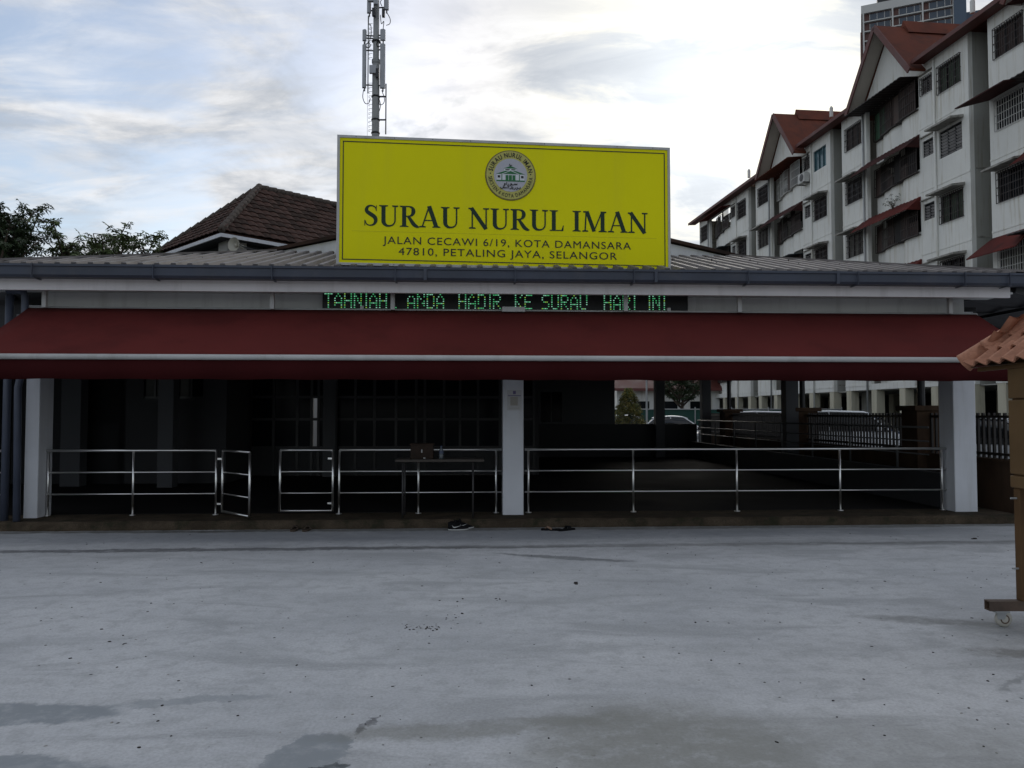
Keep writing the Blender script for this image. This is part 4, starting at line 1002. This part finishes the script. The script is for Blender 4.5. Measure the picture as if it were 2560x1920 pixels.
# main roof and eaves
RS = math.tan(R(27)); ov = .6; ridge = ROOFZ+.05+(5+ov)*RS; e_ = ROOFZ+.02
th_ = .12; inz = e_+(ov+.35)*RS
MB().extr([(-12, -.35, inz), (-12, -5, ridge), (-12, -10-ov, e_), (-12, -10-ov, e_-th_), (-12, -5, ridge-th_), (-12, -.35, inz-th_)], (12+32.9, 0, 0)).build('roof', 'flat_roof_red', ap)
for xa, xb in ((-12, -8.1), (-3.1, 2.85), (7.85, 13.9), (18.9, 32.9)):
    MB().extr([(xa, ov, e_), (xa, -.349, inz), (xa, -.349, inz-th_), (xa, ov, e_-th_)], (xb-xa, 0, 0)).build('eave', 'flat_roof_red', ap)
    MB().box(xa, xb, ov+.001, ov+.03, e_-.16, e_+.03).build('fascia', 'barge_red', ap)
    MB().poly([(xa, ov, e_-.125), (xb, ov, e_-.125), (xb, 0, e_-.10), (xa, 0, e_-.10)]).build('eave_soffit', 'barge_red', ap)
for x in (-.6, 10.5, 21.5): MB().lathe([(.10, ROOFZ+.45), (.10, ROOFZ+.95), (.05, ROOFZ+1.05)], 10, (x, .2, 0)).build('vent_pipe', 'flat_white', ap)
for n0 in (-10.95, 0, 11.05):
    c0, hw, zb_, za = n0+5.35, 2.5, ROOFZ-.30, ROOFZ+2.85
    gb = MB(); gb.extr([(c0-hw+.12, .02, zb_-.1), (c0+hw-.12, .02, zb_-.1), (c0, .02, za-.12)], (0, -.2, 0)); gb.build('gable_wall', 'flat_white', ap)
    yo, yi = .8, -5.2
    for s in (-1, 1):
        a, b = Vector((c0+s*hw*1.06, 0, zb_-.18)), Vector((c0, 0, za)); nn = Vector((0, 0, .10))
        MB().hexa([a+Vector((0, yi, 0)), a+Vector((0, yo, 0)), b+Vector((0, yo, 0)), b+Vector((0, yi, 0)), a+nn+Vector((0, yi, 0)), a+nn+Vector((0, yo, 0)), b+nn+Vector((0, yo, 0)), b+nn+Vector((0, yi, 0))]).build('gable_roof', 'flat_roof_red', ap)
        MB().hexa([a+Vector((0, .05, -.02)), a+Vector((0, yo-.02, -.02)), b+Vector((0, yo-.02, -.02)), b+Vector((0, .05, -.02)), a+Vector((0, .05, -.01)), a+Vector((0, yo-.02, -.01)), b+Vector((0, yo-.02, -.01)), b+Vector((0, .05, -.01))]).build('gable_soffit', 'soffit', ap)
        MB().bar(a+Vector((0, yo+.02, 0)), b+Vector((0, yo+.02, .0)), .06, .26, (0, 0, 1)).build('barge_board', 'barge_red', ap)
    MB().extr([(c0-.45, -.7, za-.35), (c0, -.7, za+.42), (c0+.45, -.7, za-.35)], (0, -4.4, 0)).build('ridge_roof', 'flat_roof_red', ap)
# split air conditioner on its wall bracket
px_ = 11.05+2.55; zc_ = F0+4*FH+.55
ac = thing('air_conditioner', 'white outdoor air conditioner unit on a wall bracket under a small window', 'air conditioner', ap.matrix_basis @ Vector((px_, 0, zc_)) if False else (Matrix.Translation((AX, AD, 0)) @ Matrix.Rotation(ARZ, 4, 'Z')) @ Vector((px_, 0, zc_)), ARZ)
MB().box(-.4, .4, .12, .45, 0, .58).build('casing', 'grille_white', ac, bevel=.02)
MB().lathe([(.22, .452), (.22, .468), (.05, .475)], 20, (-.08, 0, .3), 'y').build('fan_grille', 'dark_frame', ac)
MB().box(-.35, -.31, -.01, .5, -.05, -.001).box(.31, .35, -.01, .5, -.05, -.001).build('bracket', 'dark_frame', ac)
MB().tube([(.2, .2, .58), (.1, .12, .95), (.25, .06, 1.2), (.1, .05, 1.5), (-.1, .05, 1.75)], .035, 6).build('hose', 'rubber', ac)
def ledge_plant(label, s, y, z, seed, n=9):
    r_ = random.Random(seed); pos = (Matrix.Translation((AX, AD, 0)) @ Matrix.Rotation(ARZ, 4, 'Z')) @ Vector((s, y, z))
    t = thing('wall_plant', label, 'plant', pos); lv = MB(); stq = MB()
    for i in range(n):
        e = Vector((r_.gauss(0, .22), r_.gauss(0, .22), r_.uniform(.25, .7))); stq.tube([(0, 0, 0), e*.5+Vector((0, 0, .08)), e], [.012, .008, .004], 4)
        for k in range(2): leafy(lv, e*(1-.3*k), r_, .13, 5)
    stq.build('stem', 'bark', t); lv.build('leaves', ['leaf_dark', 'leaf_mid'], t, fix=False)
ledge_plant('weed growing from a balcony ledge above the red awning of the near gable bay', 5.3, .05, F0+2*FH+2.55, 3)
ledge_plant('bushy weed growing on the far end balcony wall of the flats', 22.1+3.7, .12, F0+3*FH+.95, 4, 14)
ledge_plant('straggly weed hanging beside the farthest corner window of the flats', 22.1+8.2, .12, F0+2*FH+2.3, 5, 12)

# ------------------------------------------------------------------ tower block far behind
TD = 232.0; tl = at(2176, 1034, TD); tr_ = at(2407, 1034, TD-10)
tw_len = (tr_-tl).length; trz = math.atan2(tr_.y-tl.y, tr_.x-tl.x); TTOP = at(2176, 14, TD).z
to = thing('tower_block', 'brown and white high-rise tower block beyond the flats', 'building', (tl.x, tl.y, 0), trz)
MB().box(0, tw_len, .9, 22, 0, TTOP-2.5).build('wall', 'tower_brown', to)
MB().box(-.6, tw_len+.4, 0, 22.4, TTOP-2.49, TTOP).build('parapet', 'tower_white', to)
MB().box(4, tw_len-3, 4, 16, TTOP, TTOP+5).build('plant_room', 'dark_frame', to)
MB().box(tw_len+.01, tw_len+3.2, -.4, 20, 0, TTOP+3).build('stair_shaft', 'tower_blue', to)
MB().box(tw_len+3.21, tw_len+14, 3, 18, 0, at(2480, 78, TD).z-1).build('wing', 'tower_white', to)
MB().box(tw_len+3.21, tw_len+15, 2.4, 18.5, at(2480, 78, TD).z-.99, at(2480, 70, TD).z).build('wing_roof', 'tower_blue', to)
MB().box(-.9, -.01, .6, 20, 0, TTOP-8).build('side_fin', 'tower_brown', to)
for fl in range(13):
    z = TTOP-5.4-fl*3.0
    MB().box(-.05, tw_len, 0, .9, z, z+.32).build('floor_slab', 'tower_white', to)
    for i in range(3):
        x = .6+i*(tw_len/3)
        w_ = MB().box(x+1.2, x+tw_len/3-1.2, .78, .895, z+.75, z+2.65).build('window', 'tower_glass', to)
        fm = MB()
        for k in (0, .36, .72, 1.0): xx = x+1.2+(tw_len/3-2.4)*k; fm.box(xx-.07, xx+.07, .70, .779, z+.75, z+2.65)
        fm.build('frame', 'tower_white', w_, kind='stuff')
for i in range(4): x = i*tw_len/3; MB().box(x-.22, x+.22, -.03, .9, TTOP-45, TTOP-2.5).build('column', 'tower_white', to)

# ------------------------------------------------------------------ boundary wall with pickets
BX = 7.45; bd = thing('boundary_fence', 'brown low boundary wall topped with dark metal pickets beside the hall', 'fence', (BX, 11.3, 0), R(2.5))
MB().box(-.09, .09, 0, 15, -.05, .82).build('wall', 'boundary', bd)
MB().box(-.12, .12, 0, 15, .821, .86).build('coping', 'boundary', bd)
bp = [2.45, 7.5, 13.0]; zt_ = 1.60
pm = MB().box(-.018, .018, -.018, .018, .85, 1.56).mesh('picket', 'picket')
for y in bp:
    MB().box(-.25, .25, y-.25, y+.25, -.05, zt_).build('pillar', 'boundary', bd, bevel=.01); MB().box(-.32, .32, y-.32, y+.32, zt_-.001, zt_+.09).build('pillar_cap', 'boundary', bd, bevel=.01)
y = .05
while y < 15:
    if all(abs(y-b) > .27 for b in bp): put('picket', pm, bd, (0, y, 0))
    y += .125
lim = [0]+bp+[15]
for a, b in zip(lim, lim[1:]):
    for z in (.93, 1.50): MB().box(-.025, .025, a+(.26 if a else 0), b-(.26 if b < 15 else 0), z-.02, z+.02).build('rail', 'picket', bd)
# side canopy on dark posts
cn = thing('side_canopy', 'dark corrugated lean-to canopy on black posts beyond the red awning', 'canopy', (BX, 11.3, 0), R(2.5))
for y in bp: MB().tube([(-.02, y, zt_+.09), (-.02, y, 3.2)], .065, 10).build('post', 'dark_frame', cn)
cr = []
L2 = 1.5
for i in range(49):
    y = -.7+i*.33; hh = .035*(i % 2); cr.append([(-.45, y, 3.42+hh), (L2, y, 3.02+hh), (L2, y, 3.00+hh), (-.45, y, 3.40+hh)])
MB().loft(cr).build('roof_sheet', 'canopy_metal', cn)
for y in (-.6, 2.45, 7.5, 13.0): MB().bar((-.45, y, 3.30), (L2, y, 2.88), .07, .14).build('rafter', 'dark_frame', cn)
for x in (-.3, .5, 1.4): MB().bar((x, -.7, 3.36-(x+.45)*.205), (x, 15, 3.36-(x+.45)*.205), .05, .05).build('purlin', 'dark_frame', cn)

# ------------------------------------------------------------------ cars
def ringx(x, hw, z0, z1, topw, yr=.10):
    pts = [(-hw*.92, z0), (-hw, z0+yr), (-hw, z0+(z1-z0)*.62), (-hw*topw, z1-yr*.35), (-hw*topw*.9, z1), (hw*topw*.9, z1), (hw*topw, z1-yr*.35), (hw, z0+(z1-z0)*.62), (hw, z0+yr), (hw*.92, z0)]
    return [(x, a, b) for a, b in pts]
def car(label, loc, rz, paint, kind):
    c = thing('parked_car', label, 'car', loc, rz, 'cars parked beyond the boundary fence')
    H = {'sedan': 1.47, 'mpv': 1.66, 'hatch': 1.5}[kind]; Lh = {'sedan': 2.2, 'mpv': 2.1, 'hatch': 1.95}[kind]; hw = .85; belt = .92 if kind != 'mpv' else 1.05
    bonnet = {'sedan': 1.05, 'mpv': .70, 'hatch': .95}[kind]; boot = {'sedan': .75, 'mpv': .06, 'hatch': .12}[kind]
    st_ = [(-Lh, .72, .42, .72), (-Lh+.08, .80, .28, belt-.06), (-Lh+.5, hw, .22, belt), (0, hw, .20, belt), (Lh-bonnet, hw, .20, belt+.01), (Lh-.5, hw*.98, .22, belt-.10), (Lh-.12, .80, .26, .70), (Lh, .68, .36, .58)]
    o = MB().loft([ringx(x, w, a, b, .93) for x, w, a, b in st_]).build('body', paint, c, smooth=True); o.modifiers.new('s', 'SUBSURF').levels = 1; o.modifiers['s'].render_levels = 2
    r0, r1 = -Lh+boot, Lh-bonnet-.05; sl1 = .75 if kind != 'mpv' else .65; sl0 = .55 if kind == 'sedan' else .28
    cb = [(r0, hw*.93, belt-.05, belt+.02, .98), (r0+sl0, hw*.93, belt-.05, H-.06, .80), ((r0+r1)/2, hw*.93, belt-.05, H-.02, .80), (r1-sl1, hw*.93, belt-.05, H-.05, .80), (r1, hw*.93, belt-.05, belt+.02, .98)]
    MB().loft([ringx(x, w, a, b, t_, .06) for x, w, a, b, t_ in cb]).build('windows', 'car_glass', c, smooth=True)
    rfv = [(r0+sl0*.8, hw*.70, H-.13, H-.07), (r0+sl0+.1, hw*.77, H-.08, H-.02), ((r0+r1)/2, hw*.78, H-.06, H+.015), (r1-sl1-.1, hw*.77, H-.08, H-.015), (r1-sl1*.82, hw*.70, H-.14, H-.09)]
    MB().loft([ringx(x, w, a, b, .9, .02) for x, w, a, b in rfv]).build('roof', paint, c, smooth=True)
    for s in (-1, 1):
        for xa, xb in ((r1-.02, r1-sl1-.02), (r0+.02, r0+sl0+.04), ((r0+r1)/2-.05, (r0+r1)/2-.05)):
            MB().bar((xa, s*hw*.925, belt-.02), (xb, s*hw*.755, H-.07), .07, .04, (1, 0, 0)).build('roof_pillar', paint, c)
        MB().box(r1-.42, r1-.22, s*hw*.95 if s > 0 else -hw*1.14, s*hw*1.14 if s > 0 else -hw*.95, belt, belt+.13).build('mirror', paint, c, bevel=.03)
        MB().hexa([(Lh-.32, s*.52, .60), (Lh-.06, s*.52, .58), (Lh-.16, s*.80, .60), (Lh-.42, s*.83, .62), (Lh-.36, s*.52, .75), (Lh-.10, s*.52, .70), (Lh-.20, s*.80, .73), (Lh-.46, s*.83, .76)]).build('headlight', 'lamp_lens', c)
        MB().box(-Lh-.005, -Lh+.14, s*.52 if s > 0 else -.80, .80 if s > 0 else s*.52, .66, .84).build('tail_light', 'red_lens', c, bevel=.02)
        for x in (-Lh+.78, Lh-.82):
            ty = MB(); ty.lathe([(.22, -.09), (.29, -.10), (.31, -.06), (.31, .06), (.29, .10), (.22, .09)], 22, (x, s*.76, .31), 'y'); w_ = ty.build('wheel', 'rubber', c, smooth=True)
            MB().lathe([(.05, .0), (.20, .03), (.215, .10*1)], 16, (x, s*.76 if s > 0 else s*.76-.10, .31), 'y').build('rim', 'car_silver', w_)
    return c
q = at(2105, 1034, 24.5); car('white people carrier with long roof parked behind the picket fence', (q.x, 24.5, -.02), R(-22), 'car_white', 'mpv')
q = at(2190, 1034, 29.5); car('dark blue car parked behind the white people carrier', (q.x, 30, -.02), R(-35), 'car_blue', 'hatch')
q = at(1690, 1034, 33); car('white saloon seen through the rear opening of the hall', (q.x, 33, -.02), R(-12), 'car_white', 'sedan')
q = at(1862, 1034, 29); car('second white people carrier, parked farther back behind the fence pillars', (q.x, 29, -.02), R(166), 'car_white', 'mpv')
q = at(1560, 1034, 37); car('white hatchback parked next to the golden conical shrub', (q.x+.4, 37, -.02), R(-8), 'car_white', 'hatch')
q = at(2490, 1034, 17); car('silver grey car parked close behind the fence by the right pillar', (q.x+.6, 17.3, -.02), R(-62), 'car_silver', 'hatch')

# ------------------------------------------------------------------ things seen through the rear opening
q = at(1572, 1034, 31)
def conifer(label, loc, h, r0, seed):
    r_ = random.Random(seed); t = thing('conical_shrub', label, 'shrub', loc); lv = MB(); st2 = MB()
    st2.tube([(0, 0, -.05), (0, 0, h*.9)], [.07, .015], 6)
    for i in range(1500):
        z = h*(.08+.9*r_.random()**.9); rr = r0*(1-z/h)**.7*(.55+.5*r_.random()); a = r_.uniform(0, 6.283); leafy(lv, Vector((rr*math.cos(a), rr*math.sin(a), z)), r_, .13, 4)
    st2.build('trunk', 'bark', t); lv.build('crown', ['leaf_gold', 'leaf_mid'], t, fix=False)
conifer('golden green conical shrub behind the half wall at the rear of the hall', (q.x, 31, 0), 2.6, 1.05, 3)
q = at(1720, 1034, 44); tree('broadleaf_tree', 'dark tree behind the green mesh fence beyond the hall', (q.x, 46, 0), 4.6, 1.9, 1.8, ['leaf_dark', 'leaf_green'], 8, .2, 10, 22)
q = at(1655, 1034, 60); wh = thing('white_house', 'white house with dark red roof beyond the green mesh fence', 'house', (q.x, 60, 0))
MB().box(-3.5, 4.5, 0, 8, 0, 3.4).build('wall', 'flat_white', wh)
MB().extr([(-4.2, -.8, 3.3), (5.2, -.8, 3.3), (5.2, 4, 5.6), (-4.2, 4, 5.6)], (0, .05, .2)).build('roof', 'barge_red', wh)
for x in (-2.2, 0, 2.2): w_ = MB().box(x, x+1.2, -.06, -.005, 1.2, 2.5).build('window', 'dark_glass', wh); MB().box(x-.05, x+1.25, -.10, -.002, 1.1, 1.199).build('sill', 'concrete_ledge', w_)
mf = thing('mesh_fence', 'dark green mesh fence running in front of the white house', 'fence', (2, 42, 0))
MB().box(0, 16, 0, .03, .05, 1.75).build('mesh_panel', 'green_mesh', mf)
for i in range(9): MB().tube([(i*2, -.04, 0), (i*2, -.04, 1.9)], .035, 8).build('post', 'galv', mf)
MB().tube([(0, -.05, 1.78), (16, -.05, 1.78)], .03, 8).build('rail', 'galv', mf)
q = at(1617, 1034, 40); lp = thing('lamp_post', 'thin grey pole standing by the green mesh fence', 'pole', (q.x, 40, 0))
MB().tube([(0, 0, 0), (0, 0, 5.5)], [.06, .04], 8).build('pole', 'galv', lp); MB().tube([(0, 0, 5.5), (.4, -.3, 5.7), (.9, -.7, 5.7)], .03, 6).build('arm', 'galv', lp)
sw_ = thing('side_wall', 'plain beige wall along the left side of the compound', 'wall', (-13.6, 12, 0))
MB().box(-.1, .1, 0, 26, 0, 2.2).build('wall', 'beige_wall', sw_); MB().box(-.14, .14, 0, 26, 2.201, 2.28).build('coping', 'concrete_ledge', sw_)

# ------------------------------------------------------------------ notice board on castors (foreground right)
ks = thing('notice_stand', 'brown wheeled notice stand with little terracotta tiled roof', 'notice board', (3.95, 5.65, 0))
for y in (0, -1.45):
    ft = MB(); a, b_, y0 = -.49, .49, y-.035
    ft.box(a, b_, y0, y0+.07, .12, .128).box(a, b_, y0, y0+.07, .182, .19).box(a, b_, y0, y0+.008, .1281, .1819).box(a, b_, y0+.062, y0+.07, .1281, .1819)
    ft.box(a+.03, a+.032, y0+.0081, y0+.0619, .1281, .1819); fo = ft.build('foot', 'rust_steel', ks)
    for x in (-.40, .40):
        MB().box(x-.05, x+.05, y-.04, y+.04, .108, .1199).build('castor_plate', 'galv', fo)
        MB().hexa([(x-.03, y-.028, .06), (x+.02, y-.028, .06), (x+.02, y-.022, .06), (x-.03, y-.022, .06), (x-.035, y-.028, .108), (x+.035, y-.028, .108), (x+.035, y-.022, .108), (x-.035, y-.022, .108)]).build('castor_fork', 'galv', fo)
        MB().lathe([(.02, -.022), (.05, -.018), (.058, -.012), (.058, .012), (.05, .018), (.02, .022)], 20, (x+.025, y, .0585), 'y').build('castor_wheel', 'caster_white', fo, smooth=True); MB().lathe([(.034, -.0215), (.034, .0215)], 16, (x+.025, y, .0585), 'y').build('castor_hub', 'rust_steel', fo)
    for x in (-.255, .185): MB().box(x, x+.07, y-.035, y+.035, .1901, 1.0).build('post', 'kiosk_brown', ks, bevel=.004)
    MB().box(-.184, .184, y-.03, y+.03, .90, .98).build('cross_bar', 'kiosk_brown', ks); MB().box(-.184, .184, y-.03, y+.03, .1901, .25).build('cross_bar', 'kiosk_brown', ks)
zl = [1.0, 1.10, 1.655, 1.95]
for a, b_ in zip(zl, zl[1:]): MB().box(-.27, .27, -1.50, .05, a+.006, b_-.006).build('clad_board', 'kiosk_tan', ks, bevel=.008)
MB().box(-.25, .25, -1.48, .03, 1.0, 1.94).build('core', 'kiosk_brown', ks)
for z in (.93, .42): MB().tube([(-.30, .0, z), (-.2, .0, z)], .007, 6).build('bolt', 'galv', ks)
ez_, hwk, y0k, y1k = 1.93, .335, -1.95, .44; rz_ = ez_+.30
kr = MB(); c_ = [Vector((-hwk, y0k, ez_)), Vector((hwk, y0k, ez_)), Vector((hwk, y1k, ez_)), Vector((-hwk, y1k, ez_))]; ra_, rb_ = Vector((0, y0k+hwk, rz_)), Vector((0, y1k-hwk, rz_))
for f in ((c_[0], c_[1], ra_), (c_[1], c_[2], rb_, ra_), (c_[2], c_[3], rb_), (c_[3], c_[0], ra_, rb_)): kr.poly(f)
kr.poly([v-Vector((0, 0, .02)) for v in c_]); kro = kr.build('roof', 'kiosk_brown', ks)
MB().box(-hwk+.05, -hwk+.08, y0k+.05, y1k-.05, ez_-.05, ez_-.021).build('eave_board', 'kiosk_brown', ks)
km = MB(); tw2, tl2, k = .16, .20, 8
rowsK = [[(tw2*i/k, yv, dz_+.022*math.sin(2*math.pi*i/k)+.02) for i in range(k+1)] for yv, dz_ in ((-.03, .022), (tl2, .006))]
km.add(rowsK[0]+rowsK[1], [(i, i+1, k+2+i, k+1+i) for i in range(k)]); lo = [(a, b_, c2-.014) for a, b_, c2 in rowsK[0]]; lo2 = [(a, b_, c2-.014) for a, b_, c2 in rowsK[1]]
km.add(rowsK[0]+lo, [(i, k+1+i, k+2+i, i+1) for i in range(k)]); km.add(lo+lo2, [(i, k+1+i, k+2+i, i+1) for i in range(k)])
kme = km.mesh('roof_tile', 'terracotta', True, False)
def ktiles(o, ax, up, L_, hipped):
    ax, up = ax.normalized(), up; SL = up.length; up = up.normalized(); nr = ax.cross(up)
    for r in range(3):
        y = r*SL/3; cut = hwk*y/SL; x = cut+.01
        while x < L_-cut-.05:
            mt = Matrix((ax, up, nr)).transposed().to_4x4(); mt.translation = o+ax*x+up*y
            t = bpy.data.objects.new('roof_tile', kme); C.objects.link(t); t.parent = kro; t.matrix_local = mt; x += tw2
ktiles(c_[3], c_[0]-c_[3], ra_-Vector((-hwk, ra_.y, ez_)), y1k-y0k, True); ktiles(c_[2], c_[3]-c_[2], rb_-Vector((0, y1k, ez_)), 2*hwk, True); ktiles(c_[1], c_[2]-c_[1], ra_-Vector((hwk, ra_.y, ez_)), y1k-y0k, True)
kc = MB(); kc.tube([(0, 0, 0), (.03, 0, .002), (.24, 0, .012)], [.078, .074, .062], 14); kcm = kc.mesh('hip_tile', 'terracotta', True)
for a, b_ in ((c_[3], rb_), (c_[2], rb_), (c_[0], ra_), (c_[1], ra_), (rb_, ra_)):
    d = b_-a; L_ = d.length; d.normalize(); s = -.03
    while s < L_-.05:
        o = put('hip_tile', kcm, kro, a+d*s+Vector((0, 0, .035))); o.rotation_mode = 'QUATERNION'; o.rotation_quaternion = d.to_track_quat('X', 'Z'); s += .20

# ------------------------------------------------------------------ table with box and bottle
wt0 = .10; ut0, ut1 = su(988, wt0, 1150), su(1210, wt0, 1150); tz_ = sz(1148, wt0)
tb = hall_thing('folding_table', 'narrow folding table with dark metal legs in front of the railing', 'table', (ut0+ut1)/2, wt0, FZ)
hw_ = (ut1-ut0)/2; hh_ = tz_-FZ
MB().box(-hw_, hw_, 0, .42, hh_-.035, hh_).build('table_top', 'table_top', tb, bevel=.006)
for x in (-hw_+.10, hw_-.15):
    for y in (.04, .38): MB().tube([(x, y, 0), (x, y, hh_-.036)], .014, 8).build('leg', 'table_leg', tb, smooth=True)
    MB().bar((x, .05, hh_*.35), (x, .37, hh_*.35), .02).build('stretcher', 'table_leg', tb)
ub0, ub1 = su(1026, wt0+.12, 1130), su(1083, wt0+.12, 1130); bh = sz(1112, wt0+.12)-tz_
bx = hall_thing('donation_box', 'brown wooden box with small white clasp on the folding table', 'box', (ub0+ub1)/2, wt0+.12, tz_)
bw = (ub1-ub0)/2
MB().box(-bw, bw, 0, .2, 0, bh).build('body', 'wood_box', bx, bevel=.006); MB().box(-bw-.01, bw+.01, -.01, .21, bh+.0005, bh+.02).build('lid', 'wood_box', bx, bevel=.004)
MB().box(-.008, .008, -.012, -.0005, bh*.45, bh*.68).build('clasp', 'shoe_white', bx); MB().box(.02, .05, -.006, -.0005, .004, .02).build('tag', 'shoe_white', bx)
bt = hall_thing('water_bottle', 'clear plastic water bottle with blue band standing on the folding table', 'bottle', su(1103, wt0+.15, 1140), wt0+.15, tz_)
MB().lathe([(.028, 0), (.031, .01), (.031, .05), (.028, .06), (.031, .07), (.031, .115), (.012, .15), (.012, .165)], 16).build('bottle', 'bottle', bt, smooth=True)
MB().lathe([(.0315, .075), (.0318, .11)], 16).build('band', 'bottle_blue', bt); MB().lathe([(.014, .160), (.014, .178)], 12).build('cap', 'bottle_blue', bt)

# poster on the middle pillar
pu0, pu1 = su(1268, .41, 1000), su(1304, .41, 1000); pz0, pz1 = sz(1026, .41), sz(975, .41)
ps = hall_thing('paper_notice', 'white printed notice stuck to the middle white pillar', 'notice', pu0, .41, pz0); pw_, ph_ = pu1-pu0, pz1-pz0
MB().box(0, pw_, .006, .0101, 0, ph_).build('sheet', 'paper', ps)
MB().box(.01, pw_-.01, .003, .0058, ph_*.70, ph_*.74).build('header_line', 'paper_purple', ps); MB().box(pw_*.40, pw_*.60, .003, .0058, ph_*.80, ph_*.96).build('header_mark', 'paper_purple', ps)
MB().box(pw_*.22, pw_*.74, .003, .0058, ph_*.24, ph_*.66).build('picture', 'paper_tan', ps); MB().box(pw_*.12, pw_*.88, .003, .0058, ph_*.10, ph_*.12).build('text_line', 'paper_tan', ps)

# ------------------------------------------------------------------ footwear
def sneaker(label, p, rz):
    s = thing('sneaker', label, 'shoe', p, rz, 'pair of black sneakers')
    n = 14; so, up = [], []
    for i in range(n+1):
        t = i/n; x = -.14+.28*t; w = .036+.012*math.sin(t*3.1)+.008*math.sin(t*6-.5); w *= 1 if .04 < t < .96 else .6
        toe = .012*max(0, t-.8)*5
        so.append([(x, -w, toe), (x, w, toe), (x, w*1.03, .017+toe*.6), (x, -w*1.03, .017+toe*.6)])
        top = .105-.01*t if t < .32 else .102-.075*((t-.32)/.68)**.8
        up.append([(x*.99, -w*.97, .016), (x*.99, w*.97, .016), (x*.99, w*.85, .023+(top-.023)*.55), (x*.99, w*.42, top), (x*.99, -w*.42, top), (x*.99, -w*.85, .023+(top-.023)*.55)])
    MB().loft(so).build('sole', 'shoe_white', s, smooth=True); MB().loft(up).build('upper', 'shoe_black', s, smooth=True)
    MB().lathe([(.026, .095), (.034, .112), (.030, .116), (.022, .10)], 14, (-.085, 0, 0)).build('collar', 'shoe_black', s, smooth=True)
    MB().hexa([(-.05, -.022, .10), (-.02, -.022, .09), (-.02, .022, .09), (-.05, .022, .10), (-.065, -.02, .135), (-.05, -.02, .135), (-.05, .02, .135), (-.065, .02, .135)]).build('tongue', 'shoe_black', s)
    for k in range(4): MB().bar((-.03+k*.022, -.024, .098-k*.010), (-.03+k*.022, .024, .098-k*.010), .006).build('lace', 'shoe_black', s)
    for sd in (-1, 1):
        q = crom([(-.095, .070, .003), (-.06, .046, .014), (-.03, .045, .013), (.03, .066, .003)], 5)[::-1] if False else crom([(-.085, .068, .003), (-.065, .046, .014), (-.035, .045, .012), (.04, .067, .002)], 5)
        m = MB()
        for (a, b) in zip(q, q[1:]):
            def yy(x, z): t = (x+.14)/.28; w = .036+.012*math.sin(t*3.1)+.008*math.sin(t*6-.5); return sd*(w*(.97-.12*min(1, max(0, (z-.023)/.045)))+.0035)
            m.poly([(a[0], yy(a[0], a[1]-a[2]/2), a[1]-a[2]/2), (b[0], yy(b[0], b[1]-b[2]/2), b[1]-b[2]/2), (b[0], yy(b[0], b[1]+b[2]/2), b[1]+b[2]/2), (a[0], yy(a[0], a[1]+a[2]/2), a[1]+a[2]/2)])
        m.build('side_stripe', 'shoe_white', s)
q = onz(1146, 1325, 0); sneaker('black sneaker with white sole and tick, front one of the pair', q, R(4))
sneaker('black sneaker with white sole, rear one of the pair beside the step', q+Vector((.06, .13, 0)), R(14))
def slipper(label, p, rz, sole, strap, grp, flip=False):
    s = thing('sandal', label, 'sandal', p, rz, grp); n = 12; r_ = []
    for i in range(n+1):
        t = i/n; x = -.135+.27*t; w = (.034+.014*t+.006*math.sin(t*6)) * (1 if 0 < t < 1 else .55); z = .012 if .25 < t < .75 else .016
        r_.append([(x, -w, 0), (x, w, 0), (x, w, z+.008), (x, -w, z+.008)])
    MB().loft(r_).build('sole', sole, s, smooth=False, bevel=.004)
    for sd in (-1, 1): MB().tube([(.085, 0, .02), (.05, sd*.02, .048), (-.01, sd*.044, .018)], .009, 8).build('strap', strap, s, smooth=True)
    if not flip: MB().loft([[(x, -.046, .018), (x, -.025, .058), (x, .025, .058), (x, .046, .018), (x, .02, .050), (x, -.02, .050)] for x in (-.0, .055)]).build('band', strap, s)
q = onz(1378, 1326, 0); slipper('black flip-flop with tan straps lying flat on the concrete', q, R(172), 'shoe_black', 'sandal_strap', 'pair of black flip-flops', True)
slipper('black flip-flop with dark straps, its heel towards the step', q+Vector((.20, .0, 0)), R(35), 'shoe_black', 'shoe_black', 'pair of black flip-flops')
q = onz(736, 1326, 0)
for dx in (0, .17): slipper('brown sandal by the mossy step, the one of its pair nearer the '+('sneakers' if dx else 'open gate leaf'), q+Vector((dx, 0, 0)), R(88 if dx else 96), 'sandal_brown', 'sandal_brown', 'pair of brown sandals')

# ------------------------------------------------------------------ small debris on the yard
db = MB(); r_ = random.Random(17)
def crumb(x, y, s, asp=1.0):
    a = r_.uniform(0, 3.14); c, d = math.cos(a), math.sin(a); h = s*r_.uniform(.25, .6); k = 6; top = []; bot = []
    for i in range(k):
        t = i*6.283/k; rr = s*r_.uniform(.6, 1.1); px, py = rr*math.cos(t)*asp, rr*math.sin(t); bot.append((x+px*c-py*d, y+px*d+py*c, 0.0005)); top.append((x+(px*c-py*d)*.7, y+(px*d+py*c)*.7, h))
    db.loft([bot, top])
for i in range(330):
    db.mi = 0 if r_.random() < .75 else 1
    y = 3.2+6.9*r_.random()**1.3; crumb(r_.uniform(-.72, .72)*y, y, r_.uniform(.004, .010), r_.uniform(.7, 1.8))
db.mi = 0
for px, py, n, sx, sy, s in ((1062, 1570, 40, 44, 7, .0075), (1120, 1540, 8, 26, 8, .010), (1250, 1500, 5, 22, 6, .010), (1440, 1460, 2, 4, 2, .022), (2430, 1348, 3, 8, 1, .022), (1145, 1505, 4, 30, 8, .009), (300, 1600, 4, 50, 20, .012)):
    for i in range(n): q = onz(px+r_.gauss(0, sx/1.5), py+r_.gauss(0, sy/1.5), 0); crumb(q.x, q.y, s*r_.uniform(.5, 1.2), r_.uniform(.8, 2.0))
db.build('debris', ['debris', 'chip'], kind='stuff')
